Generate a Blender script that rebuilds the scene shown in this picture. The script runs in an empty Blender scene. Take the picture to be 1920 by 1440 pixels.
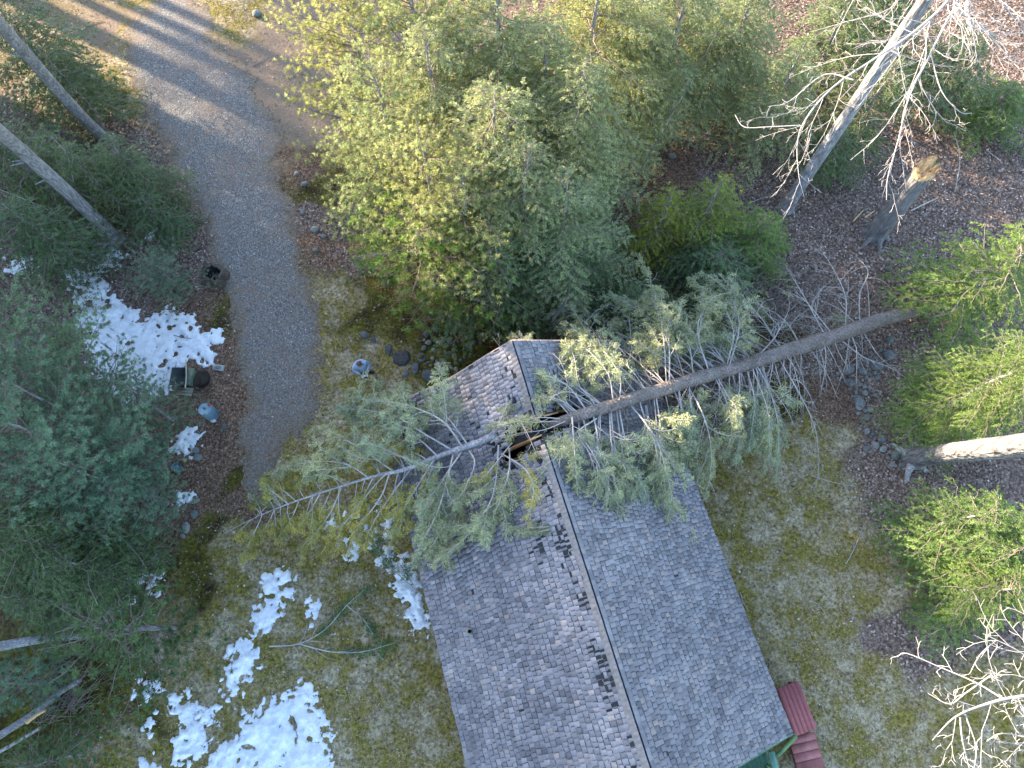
import bpy, bmesh, math, random
import numpy as np
from mathutils import Vector
rng = np.random.default_rng(7)
random.seed(7)
R_ = math.radians
# ------------------------------------------------------------ camera, sky, sun
sc = bpy.context.scene
F_PX, TILT, H = 1300.0, R_(20), 25.0
CT, ST = math.cos(TILT), math.sin(TILT)
cam = bpy.data.cameras.new("camera"); camo = bpy.data.objects.new("camera", cam)
sc.collection.objects.link(camo); sc.camera = camo
cam.sensor_width = 36; cam.lens = 36 * F_PX / 1920; cam.clip_end = 1500
camo.location = (0, 0, H); camo.rotation_euler = (TILT, 0, 0)

def ray(x, y):
    a = (x - 960) / F_PX; b = (720 - y) / F_PX
    return np.array([a, b * CT + ST, b * ST - CT])
def pt(x, y, z=0.0):
    r = ray(x, y); return np.array([0, 0, H]) + r * ((z - H) / r[2])

_a, _b = pt(271, 225), pt(419, 300)
SUN_EL = R_(17)
sd = (_b - _a)[:2]; sd /= np.linalg.norm(sd)
LIGHT = Vector((sd[0] * math.cos(SUN_EL), sd[1] * math.cos(SUN_EL), -math.sin(SUN_EL)))
sl = bpy.data.lights.new("sun", 'SUN'); sl.energy = 4.8; sl.angle = R_(0.55); sl.color = (1.0, 0.80, 0.55)
so = bpy.data.objects.new("sun", sl); sc.collection.objects.link(so)
so.rotation_euler = LIGHT.to_track_quat('-Z', 'Y').to_euler()
w = bpy.data.worlds.new("World"); sc.world = w; w.use_nodes = True
nt = w.node_tree; sky = nt.nodes.new('ShaderNodeTexSky'); sky.sky_type = 'NISHITA'; sky.sun_disc = False
sky.sun_elevation = SUN_EL; sky.sun_rotation = math.atan2(-sd[0], -sd[1])
sky.air_density = 1.0; sky.dust_density = 1.0; sky.ozone_density = 1.0
nt.links.new(sky.outputs[0], nt.nodes['Background'].inputs[0]); nt.nodes['Background'].inputs[1].default_value = 0.15
sc.view_settings.view_transform = 'Standard'; sc.view_settings.look = 'None'
sc.view_settings.gamma = 1; sc.view_settings.exposure = 2.52
sc.cycles.max_bounces = 6; sc.cycles.use_denoising = True

# ------------------------------------------------------------ numeric helpers
def _hash(i, j, s):
    h = (i * 374761393 + j * 668265263 + s * 974634777) & 0x7fffffff
    h = ((h ^ (h >> 13)) * 1274126177) & 0x7fffffff
    return ((h ^ (h >> 16)) & 0xffff) / 65535.0
def vnoise(x, y, s=0):
    x = np.asarray(x, float); y = np.asarray(y, float)
    i = np.floor(x).astype(np.int64); j = np.floor(y).astype(np.int64)
    fx = x - i; fy = y - j; fx = fx * fx * (3 - 2 * fx); fy = fy * fy * (3 - 2 * fy)
    a = _hash(i, j, s); b = _hash(i + 1, j, s); c = _hash(i, j + 1, s); d = _hash(i + 1, j + 1, s)
    return (a + (b - a) * fx) * (1 - fy) + (c + (d - c) * fx) * fy
def fbm(x, y, s=0, o=4):
    v = 0; a = 1; t = 0
    for k in range(o):
        v = v + a * vnoise(x * 2 ** k, y * 2 ** k, s + k * 17); t += a; a *= .5
    return v / t
def gz(x, y):
    return 0.22 * (fbm(np.asarray(x) * .15, np.asarray(y) * .15, 3, 3) - .5)
def unit(v):
    v = np.asarray(v, float); n = np.linalg.norm(v, axis=-1, keepdims=True); return v / np.maximum(n, 1e-9)
def smooth(P, n=4):
    P = np.asarray(P, float)
    if len(P) < 3:
        t = np.linspace(0, 1, n + 1)[:, None]; return P[0] * (1 - t) + P[-1] * t
    Q = np.vstack([2 * P[0] - P[1], P, 2 * P[-1] - P[-2]]); out = []
    for i in range(1, len(Q) - 2):
        p0, p1, p2, p3 = Q[i - 1:i + 3]
        for t in np.arange(n) / n:
            out.append(.5 * (2 * p1 + (p2 - p0) * t + (2 * p0 - 5 * p1 + 4 * p2 - p3) * t * t + (3 * p1 - p0 - 3 * p2 + p3) * t ** 3))
    out.append(P[-1]); return np.array(out)
def poly_sd(X, Y, poly):
    """signed distance, positive inside"""
    poly = np.asarray(poly, float)[:, :2]; d = np.full(X.shape, 1e9); ins = np.zeros(X.shape, bool)
    for k in range(len(poly)):
        a = poly[k]; b = poly[(k + 1) % len(poly)]; e = b - a
        t = np.clip(((X - a[0]) * e[0] + (Y - a[1]) * e[1]) / (e @ e + 1e-12), 0, 1)
        d = np.minimum(d, np.hypot(X - a[0] - t * e[0], Y - a[1] - t * e[1]))
        if e[1] != 0:
            c = ((a[1] > Y) != (b[1] > Y)) & (X < e[0] * (Y - a[1]) / e[1] + a[0]); ins ^= c
    return np.where(ins, d, -d)
def ppoly(L, z=0): return [pt(x, y, z)[:2] for x, y in L]

class MB:
    """collects quads with a material slot each"""
    def __init__(s): s.v = []; s.f = []; s.m = []; s.n = 0
    def add(s, V, Fq, m=0):
        V = np.asarray(V, float).reshape(-1, 3); Fq = np.asarray(Fq, np.int64).reshape(-1, 4)
        s.v.append(V); s.f.append(Fq + s.n); s.m.append(np.full(len(Fq), m)); s.n += len(V)
    def tube(s, P, r, sides=6, m=0, cap=True, wob=0):
        P = np.asarray(P, float); n = len(P); r = np.atleast_1d(np.asarray(r, float))
        r = np.full(n, r[0]) if len(r) == 1 else (r if len(r) == n else np.linspace(r[0], r[-1], n))
        T = unit(np.gradient(P, axis=0)); ref = np.array([0, 0, 1.]) if abs(T[0][2]) < .9 else np.array([1., 0, 0])
        A = unit(np.cross(T, ref)); Bv = np.cross(T, A)
        th = np.arange(sides) / sides * 2 * math.pi
        rr = r[:, None] * np.ones(sides)
        if wob: rr = rr * (1 + wob * (rng.random((n, sides)) - .5))
        V = P[:, None] + rr[..., None] * (A[:, None] * np.cos(th)[None, :, None] + Bv[:, None] * np.sin(th)[None, :, None])
        idx = np.arange(n * sides).reshape(n, sides); nx = np.roll(idx, -1, 1)
        Fq = np.stack([idx[:-1], nx[:-1], nx[1:], idx[1:]], -1).reshape(-1, 4)
        s.add(V.reshape(-1, 3), Fq, m)
        if cap:
            for row, ce, fl in ((idx[0], P[0], 1), (idx[-1], P[-1], 0)):
                Vv = np.vstack([V.reshape(-1, 3)[row], ce]); k = sides
                fq = [[i, k, (i + 1) % sides, (i + 1) % sides] for i in range(sides)]
                # triangles written as quads over pairs of sides
                fq = [[i, (i + 1) % sides, (i + 2) % sides, k] for i in range(0, sides, 2)] if sides % 2 == 0 else []
                if fq: s.add(Vv, fq if fl == 0 else [q[::-1] for q in fq], m)
    def box(s, c, sx, sy, sz, ax=None, m=0):
        """c centre; ax = 3 orthonormal axes"""
        ax = np.eye(3) if ax is None else np.asarray(ax, float)
        V = [np.asarray(c) + i * ax[0] * sx / 2 + j * ax[1] * sy / 2 + k * ax[2] * sz / 2 for k in (-1, 1) for j in (-1, 1) for i in (-1, 1)]
        s.add(V, [[0, 2, 3, 1], [4, 5, 7, 6], [0, 1, 5, 4], [2, 6, 7, 3], [0, 4, 6, 2], [1, 3, 7, 5]], m)
    def leaf(s, O, D, S, L, W, m=0):
        """rhombic blades: origin, direction, side, length, width"""
        L = np.asarray(L)[..., None]; W = np.asarray(W)[..., None]
        V = np.stack([O, O + D * L * .45 + S * W * .5, O + D * L, O + D * L * .45 - S * W * .5], 1)
        n = len(O); s.add(V.reshape(-1, 3), np.arange(4 * n).reshape(n, 4), m)
    def mesh(s, name, mats, smooth_=False):
        V = np.vstack(s.v); Fq = np.vstack(s.f); M = np.concatenate(s.m)
        me = bpy.data.meshes.new(name)
        me.vertices.add(len(V)); me.vertices.foreach_set('co', V.astype(np.float32).ravel())
        me.loops.add(Fq.size); me.loops.foreach_set('vertex_index', Fq.astype(np.int32).ravel())
        me.polygons.add(len(Fq)); me.polygons.foreach_set('loop_start', np.arange(0, Fq.size, 4, dtype=np.int32))
        me.polygons.foreach_set('loop_total', np.full(len(Fq), 4, np.int32))
        for x in (mats if isinstance(mats, (list, tuple)) else [mats]): me.materials.append(x)
        me.polygons.foreach_set('material_index', M.astype(np.int32))
        me.update(calc_edges=True)
        if smooth_: me.polygons.foreach_set('use_smooth', np.ones(len(Fq), bool))
        return me
    def build(s, name, mats, parent=None, smooth_=False, **tags):
        return link(name, s.mesh(name, mats, smooth_), parent, **tags)
def link(name, data, parent=None, loc=None, **tags):
    o = bpy.data.objects.new(name, data); sc.collection.objects.link(o)
    if parent is not None: o.parent = parent
    if loc is not None: o.location = loc
    for k, v in tags.items():
        if v: o[k] = v
    return o
def thing(name, label, category, loc=(0, 0, 0), group=None):
    return link(name, None, None, Vector(loc), label=label, category=category, group=group)

# ------------------------------------------------------------ materials
def mat(name, rough=.9, spec=.2):
    m = bpy.data.materials.new(name); m.use_nodes = True; nt = m.node_tree
    b = nt.nodes['Principled BSDF']; b.inputs['Roughness'].default_value = rough
    b.inputs['Specular IOR Level'].default_value = spec
    return m, nt, b
def ramp(nt, fac, stops, interp='LINEAR'):
    r = nt.nodes.new('ShaderNodeValToRGB'); r.color_ramp.interpolation = interp
    e = r.color_ramp.elements
    while len(e) > 1: e.remove(e[-1])
    for i, (p, c) in enumerate(stops):
        x = e[0] if i == 0 else e.new(p); x.position = p; x.color = (*c, 1)
    nt.links.new(fac, r.inputs[0]); return r.outputs[0]
def noise(nt, scale, detail=4, rough=.6, coord='Object', dist=0, typ='noise', vec=None):
    tc = nt.nodes.new('ShaderNodeTexCoord')
    if typ == 'noise':
        n = nt.nodes.new('ShaderNodeTexNoise'); n.inputs['Detail'].default_value = detail; n.inputs['Roughness'].default_value = rough
        n.inputs['Distortion'].default_value = dist
    else: n = nt.nodes.new('ShaderNodeTexVoronoi')
    n.inputs['Scale'].default_value = scale
    nt.links.new(vec if vec else tc.outputs[coord], n.inputs['Vector']); return n
def mix(nt, f, a, b, mode='MIX'):
    m = nt.nodes.new('ShaderNodeMix'); m.data_type = 'RGBA'; m.blend_type = mode
    for sock, v in ((m.inputs[0], f), (m.inputs[6], a), (m.inputs[7], b)):
        if hasattr(v, 'is_linked') or hasattr(v, 'links'): nt.links.new(v, sock)
        elif isinstance(v, (int, float)): sock.default_value = v
        else: sock.default_value = (*v, 1)
    return m.outputs[2]
def bump(nt, b, h, dist=.02, strength=1):
    n = nt.nodes.new('ShaderNodeBump'); n.inputs['Distance'].default_value = dist; n.inputs['Strength'].default_value = strength
    nt.links.new(h, n.inputs['Height']); nt.links.new(n.outputs[0], b.inputs['Normal'])
def island(nt):
    return nt.nodes.new('ShaderNodeNewGeometry').outputs['Random Per Island']
def leaf_mat(name, cols, trans=.35, patch=1.2, vary=(.7, 1.35)):
    """foliage: colour per blade, patches of hue through the crown, some light passes through"""
    m, nt, b = mat(name, .6, .25)
    c = ramp(nt, island(nt), [(i / (len(cols) - 1), k) for i, k in enumerate(cols)])
    n = noise(nt, patch, 2, coord='Object')
    k = ramp(nt, n.outputs[0], [(.3, (vary[0],) * 3), (.7, (vary[1],) * 3)])
    c = mix(nt, 1.0, c, k, 'MULTIPLY')
    oi = nt.nodes.new('ShaderNodeObjectInfo')
    k2 = ramp(nt, oi.outputs['Random'], [(0, (.85, .92, .95)), (1, (1.15, 1.06, .9))])
    c = mix(nt, 1.0, c, k2, 'MULTIPLY')
    nt.links.new(c, b.inputs['Base Color'])
    t = nt.nodes.new('ShaderNodeBsdfTranslucent'); nt.links.new(c, t.inputs[0])
    mx = nt.nodes.new('ShaderNodeMixShader'); mx.inputs[0].default_value = trans
    nt.links.new(b.outputs[0], mx.inputs[1]); nt.links.new(t.outputs[0], mx.inputs[2])
    nt.links.new(mx.outputs[0], nt.nodes['Material Output'].inputs[0]); return m
def bark_mat(name, c0, c1, c2, scale=6, stretch=.18, bumpd=.03):
    m, nt, b = mat(name, .95, .1)
    tc = nt.nodes.new('ShaderNodeTexCoord'); mp = nt.nodes.new('ShaderNodeMapping'); mp.inputs['Scale'].default_value = (1, 1, stretch)
    nt.links.new(tc.outputs['Object'], mp.inputs[0])
    n = noise(nt, scale * 3, 5, .65, vec=mp.outputs[0], dist=.6); n2 = noise(nt, scale * .4, 3)
    v = noise(nt, scale * 2.2, typ='v', vec=mp.outputs[0])
    c = ramp(nt, n.outputs[0], [(.33, c0), (.52, c1), (.7, c2)])
    k = ramp(nt, n2.outputs[0], [(.3, (.75,) * 3), (.7, (1.2,) * 3)])
    c = mix(nt, 1.0, c, k, 'MULTIPLY'); nt.links.new(c, b.inputs['Base Color'])
    bump(nt, b, v.outputs['Distance'], bumpd); return m
def plain(name, c, var=.25, scale=8, rough=.8, spec=.3, bumpd=.004, metal=0):
    m, nt, b = mat(name, rough, spec); n = noise(nt, scale, 5, .65)
    c_ = ramp(nt, n.outputs[0], [(.3, tuple(x * (1 - var) for x in c)), (.7, tuple(min(1, x * (1 + var)) for x in c))])
    nt.links.new(c_, b.inputs['Base Color']); b.inputs['Metallic'].default_value = metal
    n3 = noise(nt, scale * 8, 3); bump(nt, b, n3.outputs[0], bumpd); return m
def scatter_mat(name, stops, rough=.9, trans=0):
    m, nt, b = mat(name, rough, .2); c = ramp(nt, island(nt), stops); nt.links.new(c, b.inputs['Base Color']); return m

M = {}
M['hem_lit'] = leaf_mat('sunlit_hemlock_foliage', [(0.22, 0.26, 0.105), (0.35, 0.4, 0.185), (0.47, 0.5, 0.25)], .5)  # warm pale copy of the hemlock green, sunlight painted into it
M['hem_dark'] = leaf_mat('shaded_hemlock_foliage', [(0.065, 0.115, 0.05), (0.105, 0.175, 0.075), (0.16, 0.23, 0.1)], .35)  # darker copy of the hemlock green, shade mixed into the colour
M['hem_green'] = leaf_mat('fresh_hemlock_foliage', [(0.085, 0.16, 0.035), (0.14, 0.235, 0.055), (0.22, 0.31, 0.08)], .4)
M['hem_gold'] = leaf_mat('golden_hemlock_foliage', [(0.13, 0.18, 0.02), (0.23, 0.29, 0.04), (0.33, 0.36, 0.07)], .45)
M['pine_lit'] = leaf_mat('sunlit_pine_needles', [(0.24, 0.28, 0.11), (0.38, 0.42, 0.19), (0.5, 0.51, 0.25)], .5)  # pine copy for the sunny stand, sunlight put into its colour
M['pine_blue'] = leaf_mat('shaded_pine_needles', [(0.095, 0.17, 0.125), (0.155, 0.26, 0.18), (0.23, 0.34, 0.22)], .35)  # pine copy with shade and blue skylight painted into the needles
M['fallen_leaf'] = leaf_mat('fallen_tree_foliage', [(0.21, 0.255, 0.15), (0.32, 0.365, 0.225), (0.43, 0.44, 0.25)], .35, patch=.9)
M['fallen_gold'] = leaf_mat('yellowing_foliage', [(0.240, 0.252, 0.072), (0.360, 0.348, 0.108), (0.504, 0.408, 0.108)], .35, patch=.9)
M['bark'] = bark_mat('grey_bark', (.13, .125, .13), (.25, .25, .26), (.40, .41, .44))
M['bark_pale'] = bark_mat('pale_lichen_bark', (.17, .165, .165), (.30, .30, .32), (.50, .52, .55))
M['bark_brown'] = bark_mat('brown_bark', (.11, .09, .08), (.20, .17, .155), (.30, .27, .26))
M['twig'] = plain('twig_bark', (.36, .34, .33), .35, 3)
M['twig_dark'] = plain('inner_twig_bark', (.20, .17, .15), .4, 3)
M['twig_white'] = plain('white_twig_bark', (.37, .345, .345), .25, 4)
M['wood'] = plain('torn_wood', (.62, .42, .22), .35, 20, bumpd=.01)
M['wood_orange'] = plain('split_rafter_wood', (.24, .12, .06), .4, 20, bumpd=.01)
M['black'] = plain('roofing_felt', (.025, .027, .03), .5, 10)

# ------------------------------------------------------------ ground zones
SEEDS = []
def seeds(kind, L): SEEDS.extend((*pt(x, y)[:2], kind) for x, y in L)
# 0 lawn, 1 leaf litter, 2 red needle mulch, 3 moss and dark earth, 4 sandy gravel
seeds(1, [(210, 330), (190, 230), (330, 480), (370, 480), (60, 420), (100, 300), (230, 560), (150, 480), (60, 560), (1180, 300), (1300, 250), (1400, 300), (1200, 220), (1250, 450), (1500, 420), (1600, 330),
          (1700, 450), (1800, 250), (1650, 520), (1560, 560), (1750, 600), (1850, 330), (1880, 100), (1650, 650), (1680, 760), (1560, 660), (1450, 560), (1600, 200), (1500, 100), (1400, 20), (1750, 0), (1650, 950), (1660, 880), (1690, 1180), (1740, 1220), (1450, 330), (1330, 380), (1900, 450), (650, 430), (600, 380), (1900, 900), (1850, 1150), (1500, 690), (1350, 720), (1100, 620), (1400, 620), (1200, 640), (660, 500)])
seeds(2, [(380, 730), (400, 800), (370, 900), (345, 960), (410, 860), (430, 960), (330, 880), (420, 660), (300, 800), (340, 560), (400, 590), (740, 540), (800, 590), (700, 440), (620, 470), (900, 560), (1000, 600), (570, 330), (1540, 750), (1240, 280), (1250, 330), (260, 960), (300, 1000), (150, 900)])
seeds(3, [(750, 580), (720, 550), (800, 620), (700, 560), (620, 350), (680, 590), (850, 640), (860, 690), (830, 700), (930, 630), (410, 600), (220, 170), (580, 340), (300, 1340), (90, 1350), (200, 1250), (1480, 750), (820, 570), (440, 900), (900, 600), (390, 1060), (1400, 560), (1330, 560), (1430, 640), (410, 1000), (380, 1120)])
seeds(0, [(640, 640), (620, 560), (700, 700), (650, 720), (720, 680), (600, 820), (540, 900), (450, 1050), (520, 1050), (600, 1150), (420, 1200), (330, 1180), (500, 1250), (650, 1250), (720, 1100), (780, 1300), (650, 1400), (250, 1400), (350, 1330), (850, 1420), (430, 1020), (760, 720), (640, 560),
          (1400, 850), (1450, 950), (1550, 900), (1600, 1000), (1400, 1050), (1550, 1100), (1650, 1100), (1500, 1250), (1650, 1280), (1600, 1400), (1800, 1300), (1750, 1400), (1350, 900), (1900, 1300), (1450, 820), (1530, 830), (1560, 1180), (240, 60), (270, 20), (230, 130), (420, 30), (440, 80), (400, 20), (250, 180), (1420, 980), (1500, 1020)])
seeds(4, [(540, 130), (560, 200), (520, 170), (480, 110), (560, 240), (500, 240), (460, 130), (600, 160), (550, 80), (430, 90), (585, 200), (530, 215), (575, 100), (600, 60), (640, 200), (260, 40), (220, 60)])
SEEDS = np.array(SEEDS)
DRIVE = ppoly([(270, -60), (285, 0), (238, 60), (235, 110), (262, 190), (300, 258), (342, 350), (385, 450), (425, 540), (445, 640), (456, 750), (450, 840), (447, 900), (470, 925), (505, 890), (560, 810), (592, 760), (602, 680), (592, 560), (560, 440), (532, 360), (512, 310),
               (540, 262), (515, 215), (480, 165), (440, 110), (400, 60), (372, 0), (380, -60)])
def zones(X, Y):
    x = X + 1.0 * (fbm(X * .8, Y * .8, 11, 3) - .5) * 2; y = Y + 1.0 * (fbm(X * .8, Y * .8, 29, 3) - .5) * 2
    W = np.zeros((5,) + X.shape)
    for sx, sy, k in SEEDS:
        d2 = (x - sx) ** 2 + (y - sy) ** 2 + .05; W[int(k)] += d2 ** -2.2
    return W / W.sum(0)

def ground_material():
    m, nt, b = mat('forest_floor', .95, .1)
    at = nt.nodes.new('ShaderNodeAttribute'); at.attribute_name = 'zone'
    sp = nt.nodes.new('ShaderNodeSeparateColor'); nt.links.new(at.outputs['Color'], sp.inputs[0])
    n1 = noise(nt, 1.1, 6, .72); n2 = noise(nt, 9, 6, .75); n3 = noise(nt, .95, 9, .8); n4 = noise(nt, 30, 4, .7)
    mossy = ramp(nt, n3.outputs[0], [(.38, (.175, .155, .028)), (.47, (.215, .172, .055)), (.53, (.28, .23, .135)), (.65, (.43, .37, .26))])
    fine = ramp(nt, n2.outputs[0], [(.36, (.35,) * 3), (.5, (.9,) * 3), (.66, (1.55,) * 3)])
    lawn = mix(nt, 1.0, mossy, fine, 'MULTIPLY')
    v = noise(nt, 12, typ='v'); leafc = ramp(nt, v.outputs['Color'], [(.1, (.09, .063, .052)), (.45, (.165, .12, .098)), (.75, (.26, .195, .165)), (1, (.40, .32, .28))])
    litter = mix(nt, 1.0, leafc, fine, 'MULTIPLY')
    v2 = noise(nt, 22, typ='v'); mul = ramp(nt, v2.outputs['Color'], [(.1, (.085, .052, .038)), (.5, (.165, .10, .07)), (.9, (.28, .20, .145))])
    mulch = mix(nt, 1.0, mul, fine, 'MULTIPLY')
    mo = ramp(nt, n1.outputs[0], [(.38, (.045, .03, .015)), (.5, (.075, .07, .015)), (.62, (.13, .12, .02))]); moss = mix(nt, 1.0, mo, fine, 'MULTIPLY')
    sa = ramp(nt, n4.outputs[0], [(.35, (.13, .095, .07)), (.5, (.22, .165, .125)), (.68, (.35, .28, .22))])
    c = mix(nt, sp.outputs[0], lawn, litter); c = mix(nt, sp.outputs[1], c, mulch); c = mix(nt, sp.outputs[2], c, moss)
    c = mix(nt, at.outputs['Alpha'], c, sa)
    nt.links.new(c, b.inputs['Base Color']); bump(nt, b, n2.outputs[0], .06, .9); return m
def fade(x, a, b): return np.clip((x - a) / (b - a), 0, 1)
def make_ground():
    xs = np.concatenate([[-600, -300, -150, -90, -60, -45], np.arange(-36, 36.01, .14), [45, 60, 90, 150, 300, 600]])
    ys = np.concatenate([[-300, -150, -80, -40, -20], np.arange(-11, 40.01, .14), [48, 60, 90, 150, 300, 600]])
    X, Y = np.meshgrid(xs, ys); Z = gz(X, Y) + .05 * (fbm(X * 1.5, Y * 1.5, 8, 3) - .5)
    ny, nx = X.shape; idx = np.arange(nx * ny).reshape(ny, nx)
    b = MB(); b.add(np.stack([X, Y, Z], -1).reshape(-1, 3), np.stack([idx[:-1, :-1], idx[:-1, 1:], idx[1:, 1:], idx[1:, :-1]], -1).reshape(-1, 4))
    o = b.build('ground', ground_material(), smooth_=True, kind='structure')
    W = zones(X, Y); a = o.data.color_attributes.new('zone', 'FLOAT_COLOR', 'POINT')
    # sharpen
    S = W ** 1.6; S /= S.sum(0)
    # layered mixing weights for litter, mulch, moss, sand
    al = S[4]; mo = S[3] / np.maximum(1 - S[4], 1e-4); mu = S[2] / np.maximum(S[0] + S[1] + S[2], 1e-4); li = S[1] / np.maximum(S[0] + S[1], 1e-4)
    a.data.foreach_set('color', np.clip(np.stack([li, mu, mo, al], -1), 0, 1).astype(np.float32).ravel())
make_ground()
def gsurf(x, y): return gz(x, y) + .05 * (fbm(np.asarray(x) * 1.5, np.asarray(y) * 1.5, 8, 3) - .5)

def sheet(poly, res, height, maskf, name, material, **tags):
    P = np.array(poly); lo = P.min(0) - .5; hi = P.max(0) + .5
    xs = np.arange(lo[0], hi[0], res); ys = np.arange(lo[1], hi[1], res); X, Y = np.meshgrid(xs, ys)
    mk = maskf(X, Y, poly_sd(X, Y, poly)); Z = gsurf(X, Y) + np.clip(height(mk, X, Y), -.05, 1)
    ny, nx = X.shape; idx = np.arange(nx * ny).reshape(ny, nx)
    Fq = np.stack([idx[:-1, :-1], idx[:-1, 1:], idx[1:, 1:], idx[1:, :-1]], -1).reshape(-1, 4)
    top = (mk.ravel()[Fq]).max(1) > -.02; Fq = Fq[top]
    used = np.unique(Fq); rm = np.full(nx * ny, -1); rm[used] = np.arange(len(used))
    b = MB(); b.add(np.stack([X, Y, Z], -1).reshape(-1, 3)[used], rm[Fq]); return b.build(name, material, smooth_=True, **tags)

def drive_material():
    m, nt, b = mat('gravel', .9, .25)
    n = noise(nt, 60, 3, .8); n2 = noise(nt, .5, 4, .6); v = noise(nt, 26, typ='v'); n5 = noise(nt, 3, 5, .7)
    c = ramp(nt, v.outputs['Color'], [(.1, (.078, .075, .074)), (.5, (.158, .152, .148)), (.85, (.25, .242, .235)), (.97, (.48, .46, .44))])
    k = ramp(nt, n.outputs[0], [(.35, (.55,) * 3), (.65, (1.4,) * 3)]); c = mix(nt, 1.0, c, k, 'MULTIPLY')
    f = ramp(nt, n2.outputs[0], [(.42, (0, 0, 0)), (.62, (.7,) * 3)]); g = ramp(nt, n5.outputs[0], [(.4, (0, 0, 0)), (.62, (1, 1, 1))])
    ff = mix(nt, 1.0, f, g, 'MULTIPLY'); c = mix(nt, ff, c, (.20, .135, .10))
    ea = nt.nodes.new('ShaderNodeAttribute'); ea.attribute_name = 'margin'; n6 = noise(nt, 5, 5, .75); eg = ramp(nt, mix(nt, 1.0, ea.outputs['Color'], n6.outputs[0], 'ADD'), [(.62, (0, 0, 0)), (1, (1, 1, 1))])
    n7 = noise(nt, 12, 5, .75); dirt = ramp(nt, n7.outputs[0], [(.35, (.07, .05, .035)), (.5, (.16, .125, .09)), (.68, (.30, .25, .19))]); c = mix(nt, eg, c, dirt); nt.links.new(c, b.inputs['Base Color'])
    bump(nt, b, v.outputs['Distance'], .02); return m
def drive_mask(X, Y, sd): return sd + .9 * (fbm(X * .7, Y * .7, 41, 3) - .5) + .7 * (fbm(X * 4, Y * 4, 43, 4) - .5)
drive_o = sheet(DRIVE, .09, lambda mk, X, Y: np.clip(mk * .12, -.03, .022) + .003, drive_mask, 'driveway', drive_material(), kind='structure')
_me = drive_o.data; _co = np.empty(len(_me.vertices) * 3, np.float32); _me.vertices.foreach_get('co', _co); _co = _co.reshape(-1, 3)
_mk = drive_mask(_co[:, 0], _co[:, 1], poly_sd(_co[:, 0].astype(float), _co[:, 1].astype(float), DRIVE)); _mg = np.clip(1 - _mk / .75, 0, 1)
_low = np.clip((13.0 - _co[:, 1]) / 5, 0, 1) * .38; _mg = np.clip(np.maximum(_mg, _low * 1.0) * .55, 0, 1)
_at = _me.color_attributes.new('margin', 'FLOAT_COLOR', 'POINT'); _at.data.foreach_set('color', np.repeat(_mg[:, None], 4, 1).astype(np.float32).ravel())

# ------------------------------------------------------------ snow
def snow_material():
    m, nt, b = mat('old_snow', .7, .3); n = noise(nt, 3, 5, .7); n2 = noise(nt, 14, 4, .7)
    c = ramp(nt, n.outputs[0], [(.3, (.52, .56, .63)), (.6, (.78, .81, .85))])
    sp_ = noise(nt, 16, 3, .8); k_ = ramp(nt, sp_.outputs[0], [(.64, (0, 0, 0)), (.70, (1, 1, 1))]); c = mix(nt, k_, c, (.22, .17, .12)); nt.links.new(c, b.inputs['Base Color'])
    b.inputs['Subsurface Weight'].default_value = .0; bump(nt, b, n2.outputs[0], .05, .6); return m
SNOW = snow_material()
def snow(poly, label, s, amp=.35, holes=.5, h=.10):
    def mk(X, Y, sd):
        hole = fbm(X * 3.2, Y * 3.2, s + 50, 2)
        m = sd + amp * 2 * (fbm(X * 1.8, Y * 1.8, s, 5) - .5)
        m = m + .85 * (fbm(X * 6, Y * 6, s + 9, 5) - .5) * np.clip(1.25 - sd * 1.2, .15, 1) + .04
        m = np.minimum(m, (holes + .22 - hole) * 1.2 + .25 * np.clip(sd, 0, .6))
        gh = np.random.default_rng(s); area = (sd > 0).sum() * .035 ** 2
        ok = np.argwhere(sd > -.05)
        for q in range(int(area * 3.2) + 1):
            i, j = ok[gh.integers(len(ok))]; r = gh.choice([.05, .08, .12, .17], p=[.35, .3, .25, .1]); a = gh.uniform(0, 3.1); e = gh.uniform(1, 2.2)
            dx = X - X[i, j]; dy = Y - Y[i, j]; u = dx * math.cos(a) + dy * math.sin(a); v = (-dx * math.sin(a) + dy * math.cos(a)) * e
            m = np.minimum(m, (np.hypot(u, v) - r * (1 + .5 * (vnoise(X * 9, Y * 9, s) - .5))) * 1.3)
        return m
    return sheet(ppoly(poly), .035, lambda k, X, Y: np.where(k > 0, np.minimum(.012 + k * .25, h) + .02 * fbm(X * 5, Y * 5, 5, 3), np.clip(k * .3, -.05, 0)), mk,
                 'snow_patch', SNOW, label=label, category='snow patch', group='melting snow patches')
snow([(165, 450), (200, 440), (238, 478), (215, 505), (190, 520), (210, 545), (245, 580), (270, 605), (300, 590), (345, 582), (372, 600), (378, 625), (408, 622), (412, 642), (392, 650), (402, 682), (385, 688), (352, 665), (330, 690), (330, 720), (290, 745), (240, 760), (200, 735), (180, 690), (160, 640), (138, 570), (128, 520), (128, 470)],
     'biggest snow patch on the left, spreading from the leaning trunk towards the blue drum', 1, .3, .56, .12)
snow([(322, 830), (345, 805), (375, 808), (372, 835), (350, 862), (330, 858)], 'small broken snow patch just below the blue drum', 2, .3, .45)
snow([(330, 932), (352, 926), (358, 938), (336, 950)], 'tiny snow remnant below the wooden box', 3, .15, .6)
snow([(12, 490), (60, 482), (68, 505), (30, 515)], 'small snow patch at the left edge above the big pine', 4, .2, .5)
snow([(276, 434), (294, 434), (294, 447), (278, 446)], 'lone snow lump in the dark hemlocks left of the driveway', 5, .1, .7)
snow([(494, 1090), (520, 1075), (540, 1078), (545, 1110), (525, 1140), (505, 1188), (472, 1182), (478, 1145), (492, 1130)], 'tall narrow snow patch on the lawn left of the house', 6, .22, .62)
snow([(583, 1120), (590, 1122), (596, 1165), (586, 1168)], 'thin snow sliver on the lawn beside the fallen bough', 7, .1, .7)
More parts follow.
